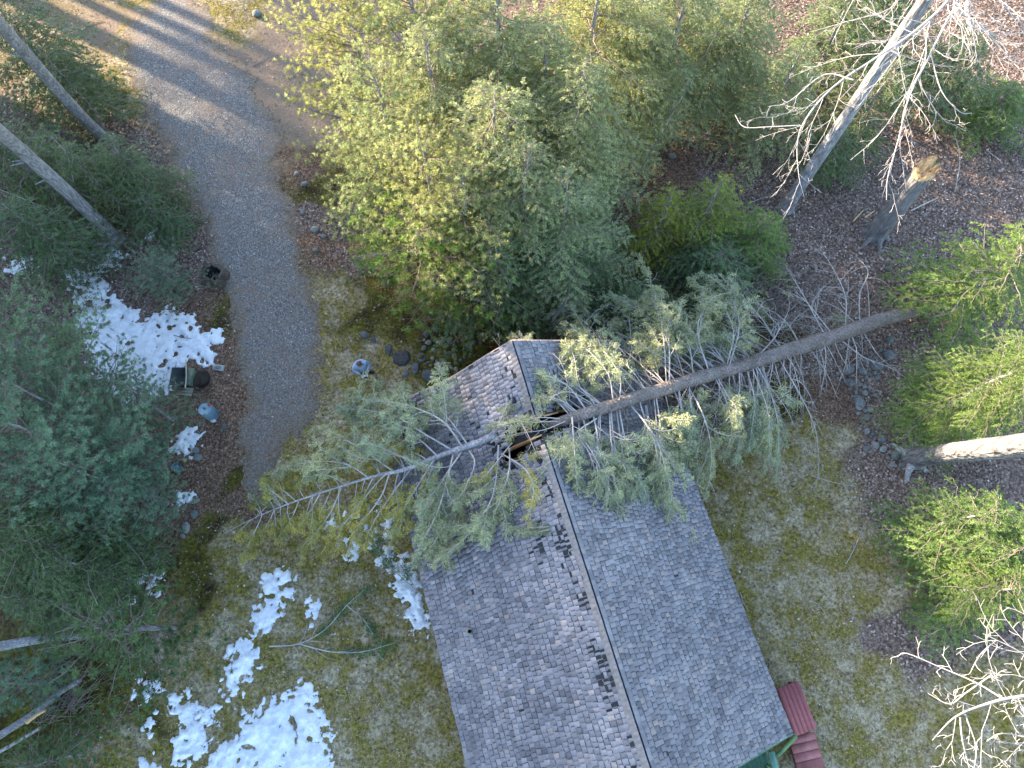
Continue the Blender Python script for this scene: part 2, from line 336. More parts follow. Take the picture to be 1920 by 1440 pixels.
snow([(436, 1212), (470, 1202), (480, 1225), (474, 1262), (450, 1300), (425, 1315), (415, 1300), (432, 1260)], 'middle snow patch on the lawn with round melt holes', 8, .22, .6)
snow([(515, 1310), (560, 1285), (600, 1320), (615, 1370), (612, 1460), (380, 1460), (395, 1415), (450, 1380), (470, 1350)], 'large snow field at the bottom of the lawn with many melt holes', 9, .35, .55, .14)
snow([(318, 1308), (350, 1303), (365, 1340), (385, 1360), (378, 1400), (345, 1440), (315, 1440), (325, 1390), (340, 1350)], 'ragged snow patch left of the large snow field', 10, .3, .48)
snow([(375, 1340), (402, 1338), (400, 1360), (385, 1365)], 'curled snow scrap between the two lower snow patches', 11, .25, .5)
snow([(258, 1285), (275, 1283), (274, 1305), (260, 1305)], 'small snow blob under the lower left pine', 12, .12, .6)
snow([(280, 1278), (292, 1275), (296, 1298), (284, 1300)], 'narrow snow blob beside the lower left pine', 13, .12, .6)
snow([(272, 1345), (292, 1340), (290, 1372), (276, 1372)], 'round snow blob left of the ragged patch', 14, .15, .6)
snow([(268, 1425), (292, 1420), (300, 1450), (268, 1450)], 'snow blob cut by the bottom edge', 15, .15, .6)
snow([(726, 1060), (760, 1040), (780, 1070), (788, 1120), (804, 1160), (795, 1180), (776, 1170), (745, 1120)], 'long strip of dirty snow along the left eave of the house', 16, .2, .52, .16)
snow([(225, 1060), (270, 1035), (300, 1050), (290, 1110), (240, 1150), (195, 1150), (190, 1090)], 'scattered snow scraps among the lower left hemlocks', 17, .4, .33)
snow([(600, 985), (700, 950), (745, 960), (730, 1050), (640, 1040)], 'snow glimpsed under the broken treetop', 18, .4, .33)

# ------------------------------------------------------------ scattered cover
def rand_px(n, x0=-60, x1=1980, y0=-60, y1=1500):
    xs = rng.uniform(-27, 27, n * 2); ys = rng.uniform(-6, 34, n * 2)
    hw = 13 + (ys + 6) * .42 ; k = np.abs(xs) < hw; return xs[k][:n], ys[k][:n]
def on_drive(X, Y):
    m = drive_mask(X, Y, poly_sd(X, Y, DRIVE)); return (m > .02) & ~((m < .6) & (rng.random(X.shape) < .35 * (1 - np.clip(m / .6, 0, 1)))) & (rng.random(X.shape) > .012)
def scatter(name, n, keep, L, W, tilt, material, label, category, lift=.008):
    X, Y = rand_px(n * 2); k = keep(X, Y); X, Y = X[k][:n], Y[k][:n]; n = len(X)
    a = rng.uniform(0, 2 * math.pi, n); t = rng.uniform(-tilt, tilt, n) ; D = np.stack([np.cos(a) * np.cos(t), np.sin(a) * np.cos(t), np.abs(np.sin(t))], -1)
    rl = rng.normal(0, tilt * .7, n); S = np.stack([-np.sin(a) * np.cos(rl), np.cos(a) * np.cos(rl), np.sin(rl)], -1)
    O = np.stack([X, Y, gsurf(X, Y) + .02 * (poly_sd(X, Y, DRIVE) > -.3) + lift + rng.random(n) * .012], -1)
    b = MB(); b.leaf(O, D, S, rng.uniform(*L, n), rng.uniform(*W, n)); return b.build(name, material, kind='stuff', label=label, category=category)
def kz(k, p=1.0):
    def f(X, Y):
        Wt = zones(X, Y); return (rng.random(X.shape) < Wt[k] * p) & ~on_drive(X, Y)
    return f
scatter('fallen_leaves', 110000, lambda X, Y: (rng.random(X.shape) < zones(X, Y)[1] + .10) & ~on_drive(X, Y), (.06, .13), (.04, .09), .5,
        scatter_mat('dry_leaves', [(0, (.08, .055, .045)), (.4, (.165, .117, .095)), (.75, (.27, .20, .165)), (.93, (.42, .33, .28)), (1, (.56, .49, .45))]), 'brown dry leaves covering the forest floor', 'leaves')
scatter('needle_litter', 60000, lambda X, Y: (rng.random(X.shape) < zones(X, Y)[2] + .5 * zones(X, Y)[3]) & ~on_drive(X, Y), (.05, .12), (.012, .03), .4,
        scatter_mat('dry_needles', [(0, (.09, .052, .035)), (.5, (.19, .115, .08)), (.9, (.34, .25, .18)), (1, (.5, .44, .38))]), 'reddish needle litter over bare earth', 'needle litter')
scatter('grass', 130000, lambda X, Y: (rng.random(X.shape) < zones(X, Y)[0] * (.1 + 1.3 * fade(fbm(X * .8, Y * .8, 77, 4), .42, .6))) & ~on_drive(X, Y), (.05, .12), (.010, .022), .7,
        scatter_mat('dead_grass', [(0, (.12, .11, .03)), (.3, (.22, .19, .09)), (.6, (.39, .33, .215)), (1, (.53, .46, .34))]), 'thin dead winter grass on mossy lawn', 'grass')
scatter('gravel_stones', 16000, lambda X, Y: on_drive(X, Y), (.03, .055), (.025, .045), .35,
        scatter_mat('gravel_chips', [(0, (.06, .06, .07)), (.6, (.18, .18, .19)), (.9, (.30, .29, .29)), (1, (.6, .58, .56))]), 'loose grey gravel lying on the driveway', 'gravel', .006)

# ------------------------------------------------------------ house
ZR, WV, DROP = 5.7, 4.62, 3.05
FAR = pt(961, 640, ZR); NEAR = pt(1207, 1400, ZR)
U = unit(NEAR - FAR); N = np.array([-U[1], U[0], 0]); ROOFLEN = 12.88
UP = np.array([0, 0, 1.])
def sag(s, sv):
    s = np.asarray(s, float); sv = np.asarray(sv, float); v = np.abs(sv)
    g = .34 * np.exp(-((s - 2.75) / 1.0) ** 2) * np.exp(-(v / 2.0) ** 2) * (s < 2.9)
    g = g + .05 * np.exp(-((s - 2.9) / .8) ** 2) * np.exp(-(v / 2.0) ** 2) * (s >= 2.9)
    g = g + .26 * np.exp(-((v - 2.1) / 1.0) ** 2) * np.exp(-(s / 1.6) ** 2) * (sv < 0)
    return g + .02 * np.sin(s * .8) + .02 * (fbm(s * 1.1, sv * 1.1, 91, 2) - .5)
def roof_pt(s, sv, lift=0.0):
    s = np.asarray(s, float); sv = np.asarray(sv, float)
    P = FAR + s[..., None] * U + sv[..., None] * N
    P[..., 2] = ZR - np.abs(sv) * DROP / WV - sag(s, sv) + lift * WV / math.hypot(WV, DROP)
    P = P + (np.sign(sv) * lift * DROP / math.hypot(WV, DROP))[..., None] * N
    return P
def roof_solve(x, y, side):
    A = np.array([U, side * N - np.array([0, 0, DROP / WV]), -ray(x, y)]).T
    r = np.linalg.solve(A, np.array([0, 0, H]) - FAR); return r[0], side * r[1]
HOLE = [roof_solve(x, y, sd_) for x, y, sd_ in ((940, 848, -1), (958, 806, -1), (985, 780, -1), (1012, 768, 1), (1050, 758, 1), (1092, 758, 1), (1096, 778, 1), (1045, 806, 1), (1015, 820, -1), (985, 845, -1), (962, 868, -1), (944, 866, -1))]
def in_hole(s, sv, grow=0.): return poly_sd(np.asarray(s, float), np.asarray(sv, float), HOLE) + .10 * (vnoise(np.asarray(s) * 6, np.asarray(sv) * 6, 5) - .5) > -grow

def shingle_mat(name, k_):
    m, nt, b = mat(name, .92, .15)
    c = ramp(nt, island(nt), [(p_, tuple(q_ * k_ for q_ in c_)) for p_, c_ in [(0, (.135, .14, .165)), (.2, (.175, .18, .21)), (.6, (.215, .22, .255)), (.9, (.25, .25, .285)), (.96, (.26, .245, .26)), (1, (.30, .27, .27))]])
    n = noise(nt, .55, 5, .62); k = ramp(nt, n.outputs[0], [(.35, (.86, .86, .89)), (.65, (1.2, 1.18, 1.17))])
    n2 = noise(nt, 45, 4, .8); k2 = ramp(nt, n2.outputs[0], [(.3, (.7,) * 3), (.7, (1.28,) * 3)])
    n3 = noise(nt, 1.6, 5, .7); k3 = ramp(nt, n3.outputs[0], [(.42, (1, 1, 1)), (.7, (.8, .78, .78))])
    c = mix(nt, 1.0, c, k, 'MULTIPLY'); c = mix(nt, 1.0, c, k2, 'MULTIPLY'); c = mix(nt, 1.0, c, k3, 'MULTIPLY')
    nt.links.new(c, b.inputs['Base Color']); bump(nt, b, n2.outputs[0], .006); return m
M['shingle'] = shingle_mat('asphalt_shingle', 1.06); M['shingle_worn_lit'] = shingle_mat('worn_lit_asphalt_shingle', 1.3)
M['ridgecap'] = plain('worn_ridge_cap', (.28, .25, .25), .25, 9)
M['green_wall'] = plain('dark_green_stain', (.07, .12, .09), .2, 5)
M['green_paint'] = plain('green_paint', (.07, .17, .125), .2, 9, .7)
M['red_paint'] = plain('red_deck_paint', (.27, .085, .095), .16, 7, .75)
M['fascia'] = plain('weathered_fascia', (.34, .27, .26), .3, 10)
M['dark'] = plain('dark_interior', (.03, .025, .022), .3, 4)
house = thing('house', 'single storey house with a grey shingle gable roof broken open by the fallen tree', 'house', FAR * [1, 1, 0] + U * 6.4)
HO = np.array(house.location)
def hb(b, name, mats, **k):
    o = b.build(name, mats, None, **k); o.parent = house; o.matrix_parent_inverse = house.matrix_basis.inverted(); return o
house.location = HO
def child(b, name, mats, par, **k):
    """mesh in world coordinates stored relative to its parent's origin"""
    me = b.mesh(name, mats, k.pop('smooth_', False)); 
    org = world_org(par)
    co = np.empty(len(me.vertices) * 3, np.float32); me.vertices.foreach_get('co', co); co = co.reshape(-1, 3) - org.astype(np.float32)
    me.vertices.foreach_set('co', co.ravel()); me.update()
    return link(name, me, par, **k)
def world_org(o):
    p = np.zeros(3)
    while o is not None: p = p + np.array(o.location); o = o.parent
    return p
# roof deck (two slopes as thick grids with the broken opening)
deckb = MB(); res = .12
for side in (-1, 1):
    ss = np.arange(0, ROOFLEN + .01, res); vv = np.arange(0, WV + .01, WV / 38) * side
    S_, V_ = np.meshgrid(ss, vv); idx = np.arange(S_.size).reshape(S_.shape)
    Fq = np.stack([idx[:-1, :-1], idx[:-1, 1:], idx[1:, 1:], idx[1:, :-1]], -1).reshape(-1, 4)
    cs = S_.ravel()[Fq].mean(1); cv = V_.ravel()[Fq].mean(1); Fq = Fq[~in_hole(cs, cv, -.03)]
    V_ = np.where(V_ == 0, side * 1e-4, V_)
    deckb.add(roof_pt(S_, V_).reshape(-1, 3), Fq, 0); deckb.add(roof_pt(S_, V_, -.05).reshape(-1, 3), Fq[:, ::-1], 1)
roof = child(deckb, 'roof', [M['black'], M['wood_orange']], house)
# shingles
shb = MB(); chips = MB()
for side in (-1, 1):
    v = WV + .02; row = 0
    while v > .12:
        s = -.02 - rng.uniform(0, .2)
        while s < ROOFLEN:
            wd = rng.choice([.125, .14, .155, .165]) * rng.uniform(.95, 1.05); s0, s1 = max(s, -.03), min(s + wd, ROOFLEN + .03)
            s += wd
            if s1 - s0 < .03: continue
            jog = rng.choice([0, 0, 0, .012]); vb = v + jog; vt = max(v - .19, .02)
            sm, vm = (s0 + s1) / 2, side * (v - .07)
            if in_hole(sm, vm, .0): continue
            dn = -poly_sd(np.array(sm), np.array(vm), HOLE)
            if dn < .22 and rng.random() < .35: continue
            th = rng.uniform(.007, .018) ; g = rng.choice([.003, .006, .010])
            q = np.array([[s0 + g, vb], [s1 - g, vb], [s1 - g, vt], [s0 + g, vt]]); sv = side * q[:, 1]
            low = roof_pt(q[:, 0], sv, .004); top = roof_pt(q[:, 0], sv, 0.0)
            lift = np.array([th + .012, th + .012, .008, .008]); 
            if rng.random() < .02: lift[:2] += .02
            top = np.stack([roof_pt(np.array([q[i, 0]]), np.array([sv[i]]), lift[i])[0] for i in range(4)])
            V8 = np.vstack([low, top]); fq = [[4, 5, 6, 7], [0, 1, 5, 4], [1, 2, 6, 5], [3, 0, 4, 7]]
            worn_lit = side < 0 and rng.random() < (.35 + .9 * math.exp(-((v - .1) / 1.3) ** 2))  # paler shingles: ridge wear, plus the left slope's sky brightness painted in
            shb.add(V8, fq, 2 if worn_lit else 0)
            if rng.random() < .62:   # dark butt edge: painted shadow line, with dirt and wear
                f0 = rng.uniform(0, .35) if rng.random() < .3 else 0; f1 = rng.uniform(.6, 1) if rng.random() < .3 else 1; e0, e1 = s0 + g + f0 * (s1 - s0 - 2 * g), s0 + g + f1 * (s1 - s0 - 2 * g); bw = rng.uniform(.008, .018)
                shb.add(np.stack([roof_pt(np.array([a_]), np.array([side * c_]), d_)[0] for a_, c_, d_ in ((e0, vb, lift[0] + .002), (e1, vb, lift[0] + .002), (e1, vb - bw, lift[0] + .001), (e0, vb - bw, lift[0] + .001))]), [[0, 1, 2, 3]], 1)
            # granules gone: dark exposed mat near the ridge
            ridge_band = 1.3 * math.exp(-((v - .38) / .17) ** 2) * (1 if 5.2 < s < 11.8 else .3)
            patch = 1.4 * max(0, float(fbm(np.array(sm * 1.3), np.array(v * 2.2), 61, 3)) - .42) * 4
            pr = (ridge_band * patch + .35 * math.exp(-((v - .95) / .3) ** 2) * math.exp(-((s - 6.0) / .7) ** 2) + (.08 if s < 2.6 else .0) + .002) if side < 0 else .003
            if rng.random() < pr * .8:
                kind = rng.integers(0, 3)
                a, b_ = (s0 + g, s1 - g); va, vb2 = v - .145, v
                if kind == 0: rc = (a, a + .035 + .03 * rng.random(), va, vb2)
                elif kind == 1: rc = (a, b_, vb2 - .04 - .03 * rng.random(), vb2 - .002)
                else: rc = (a, a + (b_ - a) * rng.uniform(.4, 1), va, vb2 - .01)
                qs = np.array([rc[0], rc[1], rc[1], rc[0]]); qv = np.array([rc[3], rc[3], rc[2], rc[2]]) 
                tl = [(.008 + (th + .004) * fade(x_, v - .19, v)) + .006 for x_ in qv]
                shb.add(np.stack([roof_pt(np.array([qs[i]]), np.array([side * qv[i]]), tl[i])[0] for i in range(4)]), [[0, 1, 2, 3]], 1)
        v -= .145; row += 1
child(shb, 'shingles', [M['shingle'], M['black'], M['shingle_worn_lit']], house)
rc = MB(); s = 0; rcs = [rc]
while s < ROOFLEN - .05:
    if s > 2.8 and len(rcs) == 1: rc = MB(); rcs.append(rc)
    if not (2.2 < s < 3.4):
        for side, wd in ((-1, .17), (1, .12)):
            q = np.array([[s, 1e-3], [s + .2, 1e-3], [s + .2, wd], [s, wd]]); lf = [.030, .045, .045, .030]
            th = rng.uniform(-.004, .004)
            rc.add(np.vstack([np.stack([roof_pt(np.array([q[i, 0]]), np.array([side * q[i, 1]]), lf[i] + th)[0] for i in range(4)]), roof_pt(q[:, 0], side * q[:, 1], .01)]),
                   [[0, 1, 2, 3], [1, 5, 6, 2], [3, 2, 6, 7]], 0 if side < 0 else 1)
    s += .145
for rc in rcs: child(rc, 'ridge_cap', [M['ridgecap'], M['shingle']], house)
# fascia along the rakes and eaves, walls, rafters, ceiling felt, vent pipe
for nm, pts_ in (('rake_board', [(0.0, k) for k in np.linspace(-WV, WV, 31)]), ('rake_board', [(ROOFLEN, k) for k in np.linspace(-WV, WV, 31)])):
    b = MB(); P = np.array([roof_pt(np.array([a]), np.array([c if c else 1e-3]))[0] for a, c in pts_]); off = U * (-.02 if pts_[0][0] == 0 else .02)
    V = np.vstack([P + off + UP * .02, P + off - UP * .16, P + off * 2.5 + UP * .02, P + off * 2.5 - UP * .16]); n = len(P)
    fq = []
    for i in range(n - 1): fq += [[i, i + 1, n + i + 1, n + i], [2 * n + i, 2 * n + i + 1, 3 * n + i + 1, 3 * n + i], [i, i + 1, 2 * n + i + 1, 2 * n + i]]
    b.add(V, fq); child(b, nm, M['fascia'] if pts_[0][0] == 0 else M['green_paint'], house)
for side in (-1, 1):
    b = MB(); b.tube(np.array([roof_pt(np.array([k]), np.array([side * (WV + .03)]), -.06)[0] for k in np.linspace(0, ROOFLEN, 24)]), .035, 4); child(b, 'drip_edge', M['fascia'], house)
AX = np.array([U, N, UP]); mid = FAR + U * ROOFLEN / 2; mid[2] = 0
for side in (-1, 1):
    b = MB(); c = mid + N * side * (WV - .55); c[2] = 1.2; b.box(c, ROOFLEN - 1.0, .12, 2.4, AX); child(b, 'side_wall', M['green_wall'], house)
for e in (-1, 1):
    b = MB(); c = mid + U * e * (ROOFLEN / 2 - .5); c[2] = 1.2; b.box(c, .12, 2 * WV - 1.25, 2.4, AX)
    top = [c + N * k * (WV - .62) + UP * 1.21 for k in (-1, 1)] + [c + N * k * .05 + UP * (1.2 + 2.55) for k in (1, -1)]
    V = np.vstack([np.array(top) - U * .06, np.array(top) + U * .06]); b.add(V, [[0, 1, 2, 3], [7, 6, 5, 4], [0, 3, 7, 4], [1, 5, 6, 2]]); child(b, 'end_wall', M['green_wall'], house)
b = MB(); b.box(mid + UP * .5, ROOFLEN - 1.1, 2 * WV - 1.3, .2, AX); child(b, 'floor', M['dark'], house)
for s_ in (2.25, 2.62, 3.0, 3.38):
    for side in (-1, 1):
        b = MB(); brk = 0.25 if s_ in (2.62, 3.0) else 0.0
        vs = np.linspace(brk, WV - .3, 8) * side
        vs[0] = vs[0] or side * 1e-3
        P = roof_pt(np.full(8, s_), vs, -.12)
        if brk: P[0] += [0, 0, -.12]
        b.tube(P, .06, 4, 0); child(b, 'rafter', M['wood_orange'], house)
# torn felt board hanging in the opening and splintered sheathing lips
def rq(x, y, side, lift): s_, v_ = roof_solve(x, y, side); return roof_pt(np.array([s_]), np.array([v_]), lift)[0]
b = MB()
P = [rq(968, 806, -1, -.10), rq(1030, 786, 1, -.06), rq(1072, 784, 1, -.05), rq(1030, 800, 1, -.12), rq(985, 818, -1, -.2), rq(955, 832, -1, -.2)]
b.add(np.vstack([P, np.array(P) - UP * .03]), [[0, 1, 3, 4], [1, 2, 3, 3], [0, 4, 5, 5], [10, 9, 7, 6]]); child(b, 'torn_felt', M['black'], house)
b = MB()
for (x0, y0, x1, y1, sd_, wd) in ((976, 789, 998, 779, -1, .07), (985, 786, 1004, 773, -1, .05), (1006, 782, 1014, 773, 1, .08), (997, 823, 1016, 815, -1, .05), (1020, 775, 1046, 769, 1, .05), (985, 778, 990, 772, -1, .03)):
    a, c = rq(x0, y0, sd_, .05), rq(x1, y1, sd_, .03); d = unit(c - a); sdv = unit(np.cross(d, UP)); 
    b = MB(); b.box((a + c) / 2, np.linalg.norm(c - a), wd, .025, [d, sdv, np.cross(sdv, d)]); child(b, 'sheathing_board', M['wood'], house)
for k in range(26):
    s_, v_ = HOLE[k % len(HOLE)]; s2, v2 = HOLE[(k + 1) % len(HOLE)]; t = rng.random(); s_ = s_ + (s2 - s_) * t; v_ = v_ + (v2 - v_) * t
    a = roof_pt(np.array([s_]), np.array([v_]), rng.uniform(-.05, .04))[0]; d = unit(rng.normal(size=3) * [1, 1, .4]); b = MB(); b.tube([a, a + d * rng.uniform(.08, .22)], [.012, .003], 4); child(b, 'splinter', M['wood'], house)
# flipped shingle flaps around the break
b = MB()
for k in range(70):
    i = rng.integers(0, len(HOLE)); s_, v_ = HOLE[i]; s_ += rng.normal(0, .35); v_ += rng.normal(0, .35)
    if in_hole(s_, v_, -.04): continue
    c = roof_pt(np.array([s_]), np.array([v_ or .01]), .06)[0]; a = rng.uniform(0, 6.28); d = unit(np.array([math.cos(a), math.sin(a), rng.uniform(-.5, .5)])); e = unit(np.cross(d, UP + rng.normal(0, .3, 3)))
    b = MB(); b.box(c, rng.uniform(.12, .3), rng.uniform(.1, .18), .008, [d, e, np.cross(d, e)]); child(b, 'torn_shingle', M['shingle'] if rng.random() < .5 else M['black'], house)
vp = roof_pt(np.array([roof_solve(881, 1184, -1)[0]]), np.array([roof_solve(881, 1184, -1)[1]]))[0]
b = MB(); b.tube([vp - UP * .1, vp + UP * .22], .055, 12, cap=False); b.tube([vp - UP * .1, vp + UP * .215], .045, 12, 1, cap=False); b.tube([vp + UP * .05, vp + UP * .06], [.04, .04], 12, 1)
b.tube([vp - UP * .02, vp + UP * .07], [.14, .06], 12, 0, cap=False)
child(b, 'vent_pipe', [plain('vent_metal', (.22, .22, .19), .3, 12), M['dark']], house)

# porch (green) and red landing
def plank_field(b, c0, dirL, dirW, L, n, wd, th=.03, gap=.012, m=0):
    dz = np.cross(dirL, dirW)
    for i in range(n): b.box(c0 + dirW * (i + .5) * wd + dirL * L / 2, L + rng.uniform(-.01, .01), wd - gap, th, [dirL, dirW, dz], m)
zl = .62
A = pt(1458, 1291, zl); B2 = pt(1497, 1277, zl); C2 = pt(1532, 1366, zl); 
dW = unit((B2 - A) * [1, 1, 0]); dL = unit((C2 - B2) * [1, 1, 0])
land = thing('red_landing', 'upper red painted wooden landing of long planks beside the house corner', 'landing', A * [1, 1, 0])
b = MB(); wl = np.linalg.norm(B2 - A) / 5; plank_field(b, A, dL, dW, np.linalg.norm(C2 - B2), 5, wl); child(b, 'planks', M['red_paint'], land)
b = MB(); LL = np.linalg.norm(C2 - B2); WW = wl * 5
for k in (.04, LL - .04): b.box(A + dL * k + dW * WW / 2 - UP * .1, WW, .05, .14, [dW, dL, UP])
for k in (.03, WW - .03): b.box(A + dL * LL / 2 + dW * k - UP * .1, LL - .14, .05, .14, [dL, dW, UP])
child(b, 'frame', M['red_paint'], land)
for i in (.08, LL - .08):
    for j in (.08, WW - .08):
        b = MB(); p = A + dL * i + dW * j; b.box([p[0], p[1], (zl - .17) / 2 - .03], .09, .09, zl - .1, [dL, dW, UP]); child(b, 'post', M['red_paint'], land)
z2 = .40; A = pt(1479, 1383, z2); B2 = pt(1527, 1372, z2); C2 = pt(1540, 1470, z2); dW = unit((B2 - A) * [1, 1, 0]); dL = unit((C2 - B2) * [1, 1, 0]); dL = unit(dL - dW * (dL @ dW))
ramp_ = thing('red_ramp', 'lower faded red wooden ramp of crosswise boards running off the bottom edge', 'ramp', A * [1, 1, 0])
b = MB(); wd = np.linalg.norm(B2 - A)
for i, (s0, s1) in enumerate(((0, .22), (.23, .48), (.49, .74), (.75, 2.6))): b.box(A + dL * (s0 + s1) / 2 + dW * wd / 2 - UP * .02 * i, s1 - s0 - .012, wd, .03, [dL, dW, UP])
child(b, 'boards', plain('faded_red_paint', (.30, .12, .12), .3, 3, .8), ramp_)
b = MB()
for k in (.04, wd - .04): b.box(A + dL * 1.3 + dW * k - UP * .17, 2.5, .06, .16, [dL, dW, UP])
child(b, 'stringer', M['red_paint'], ramp_)
porch = thing('porch', 'green painted wooden porch under the near gable end of the roof', 'porch', pt(1420, 1440, 0))
zp = .9; A = pt(1385, 1425, zp); b = MB(); plank_field(b, A - N * 1.2, U, N, 2.6, 14, .15); child(b, 'floor_boards', M['green_paint'], porch)
b = MB(); a, c = pt(1446, 1410, 1.9), pt(1462, 1470, 1.9); d = unit(c - a); e = np.cross(UP, d); b.box((a + c) / 2, np.linalg.norm(c - a), .19, .05, [d, e, UP]); child(b, 'railing', plain('light_green_paint', (.13, .28, .22), .15, 9, .7), porch)
b = MB(); a, c = pt(1492, 1381, 1.2), pt(1458, 1416, 1.9); d = unit(c - a); e = unit(np.cross(UP, d)); b.box((a + c) / 2, np.linalg.norm(c - a), .10, .10, [d, e, np.cross(d, e)])
for p in (a, c, pt(1462, 1446, 1.9)): b.box([p[0], p[1], p[2] / 2 - .03], .09, .09, p[2] + .02, AX)
child(b, 'brace', plain('mossy_green_paint', (.13, .22, .10), .25, 9, .7), porch)
# small white litter on the roof
b = MB()
for k in range(70):
    s_, v_ = rng.uniform(4.5, 12.6), rng.uniform(.2, 4.4); 
    if rng.random() < .25: v_ = -v_
    c = roof_pt(np.array([s_]), np.array([v_]), .05)[0]; a = rng.uniform(0, 6.28); d = np.array([math.cos(a), math.sin(a), 0]); l = rng.choice([.03, .04, .15, .25], p=[.45, .3, .15, .1])
    if l < .1: b.box(c, l, l * .8, .02, [d, np.cross(UP, d), UP], 1)
    else: b.tube(smooth([c, c + d * l * .5 + N * .02, c + d * l]), [.006, .003], 4, 0)
b.build('roof_litter', [M['twig'], M['twig_white']], kind='stuff', label='twigs and pale chips strewn over the shingles', category='litter')

# ------------------------------------------------------------ conifers
def crown_mesh(kind, seed, h=10., R=3., z0=1.2, dens=1.0, rag=0):
    g = np.random.default_rng(seed); B = MB(); Wd = MB()
    z = z0
    while z < h - .15:
        t = (z - z0) / (h - z0)
        prof = (1 - t ** 1.5) ** .9 if kind == 'hem' else (1 - t ** 1.8) * .95 + .08
        if t < .12: prof *= .75 + 2 * t
        az = g.uniform(0, 2 * math.pi); L = R * prof * g.uniform(.62 - rag, 1.12 + rag) + .25 * R / 3
        if kind == 'hem': rise, droop = g.uniform(.0, .25) + .5 * t, g.uniform(.25, .5)
        else: rise, droop = g.uniform(.1, .35) + .7 * t, g.uniform(-.05, .25)
        n = 9; u = np.linspace(0, 1, n); bend = g.normal(0, .25)
        a = az + bend * u
        P = np.stack([np.cos(a) * L * u, np.sin(a) * L * u, z + L * (rise * u - droop * u ** 2)], -1)
        P[1:-1] += g.normal(0, .03, (n - 2, 3)) * L * .4
        Wd.tube(P, [.010 + .007 * L, .004], 4, 0, cap=False)
        step = .145 if kind == 'hem' else .20
        pos = np.arange(.12 * L + g.uniform(0, .1), L, step / dens); sgn = 1
        T = unit(np.gradient(P, axis=0))
        for q in pos:
            f = q / L; i = min(int(f * (n - 1)), n - 2); w_ = f * (n - 1) - i
            p = P[i] * (1 - w_) + P[i + 1] * w_; d = T[i]; sgn = -sgn
            side = unit(np.cross(UP, d)) * sgn
            ang = g.uniform(.75, 1.15); sl = (.42 * L * (1 - f) ** .8 * g.uniform(.6, 1.1) + .22) if kind == 'hem' else (.38 * L * (1 - f) ** .7 * g.uniform(.5, 1.1) + .2)
            if f < .3: sl *= .7
            sdv = unit(d * math.cos(ang) + side * math.sin(ang) + UP * (g.normal(0, .18) - (.12 if kind == 'hem' else -.15)))
            m = max(3, int(sl / .16) + 2); uu = np.linspace(0, 1, m)
            Q = p + sdv * (uu * sl)[:, None]; Q[:, 2] -= (uu ** 2) * sl * (g.uniform(.1, .45) if kind == 'hem' else g.uniform(-.3, .05)); Q += g.normal(0, .015, Q.shape) * uu[:, None]
            Wd.tube(Q, [.006, .003], 3, 0, cap=False)
            if kind == 'hem':
                k = int(sl / (.0155 / dens)); 
                if k < 3: continue
                tt = np.sort(g.uniform(.05, 1, k)); X = np.stack([np.interp(tt, uu, Q[:, c]) for c in range(3)], -1)
                s2 = np.where(np.arange(k) % 2, 1, -1)[:, None]; nd = np.cross(UP, sdv)
                an = g.uniform(.5, 1.1, k)[:, None]
                D = unit(sdv * np.cos(an) + nd * s2 * np.sin(an) + np.stack([g.normal(0, .12, k), g.normal(0, .12, k), g.normal(-.18, .22, k)], -1))
                S = unit(np.cross(D, UP + g.normal(0, .35, (k, 3))))
                ln = (.06 + .16 * (1 - tt) * min(1, sl)) * g.uniform(.7, 1.25, k)
                B.leaf(X, D, S, ln, g.uniform(.022, .036, k))
            else:
                k = max(2, int(sl / .10)); tt = np.append(g.uniform(.35, 1, k - 1), 1.0)
                X = np.stack([np.interp(tt, uu, Q[:, c]) for c in range(3)], -1); nn = int(17 * dens)
                Xr = np.repeat(X, nn, 0); rv = unit(g.normal(size=(len(Xr), 3)))
                D = unit(sdv * .55 + rv * .85 + UP * .25); S = unit(np.cross(D, rv + .01))
                B.leaf(Xr, D, S, g.uniform(.09, .15, len(Xr)), g.uniform(.012, .019, len(Xr)))
        z += (.058 if kind == 'hem' else .085) * (.8 if rag else 1) * g.uniform(.6, 1.4) * (1.0 if t > .35 else 1.4)
    # leader
    k = 60; zz = g.uniform(h - .6, h, k); a = g.uniform(0, 6.28, k); D = unit(np.stack([np.cos(a), np.sin(a), np.full(k, .3)], -1)); B.leaf(np.stack([0 * zz, 0 * zz, zz], -1), D, unit(np.cross(D, UP)), np.full(k, .12), np.full(k, .02))
    tr = MB(); zz = np.linspace(-.15, h, 14); P = np.stack([.05 * np.sin(zz + seed), .05 * np.cos(zz * 1.3 + seed), zz], -1); P[0, :2] = 0
    tr.tube(P, [.019 * h, .012], 9, 0, wob=.12)
    print(kind, seed, sum(len(f) for f in B.f), 'blades', sum(len(f) for f in Wd.f))
    return B, Wd, tr
PROTO = {}
for kind, sds in (('hem', (1, 2, 3, 4)), ('pine', (11, 12, 13))):
    for i, sd_ in enumerate(sds):
        B, Wd, tr = crown_mesh(kind, sd_)
        PROTO[kind, i] = (B, Wd.mesh('branches', M['twig_dark']), tr.mesh('trunk', M['bark'], True))
for kind, sds in (('hem', (31, 32, 33, 34)), ('pine', (41, 42, 43))):
    for i, sd_ in enumerate(sds):
        B, Wd, tr = crown_mesh(kind, sd_, 5., 1.7, .4, 1.0, .22)
        PROTO[kind, i + 10] = (B, Wd.mesh('branches', M['twig_dark']), tr.mesh('trunk', M['bark'], True))
CM = {}
def crown_data(kind, i, mk):
    if (kind, i, mk) not in CM: CM[kind, i, mk] = PROTO[kind, i][0].mesh('crown', M[mk])
    return CM[kind, i, mk]
tcount = 0
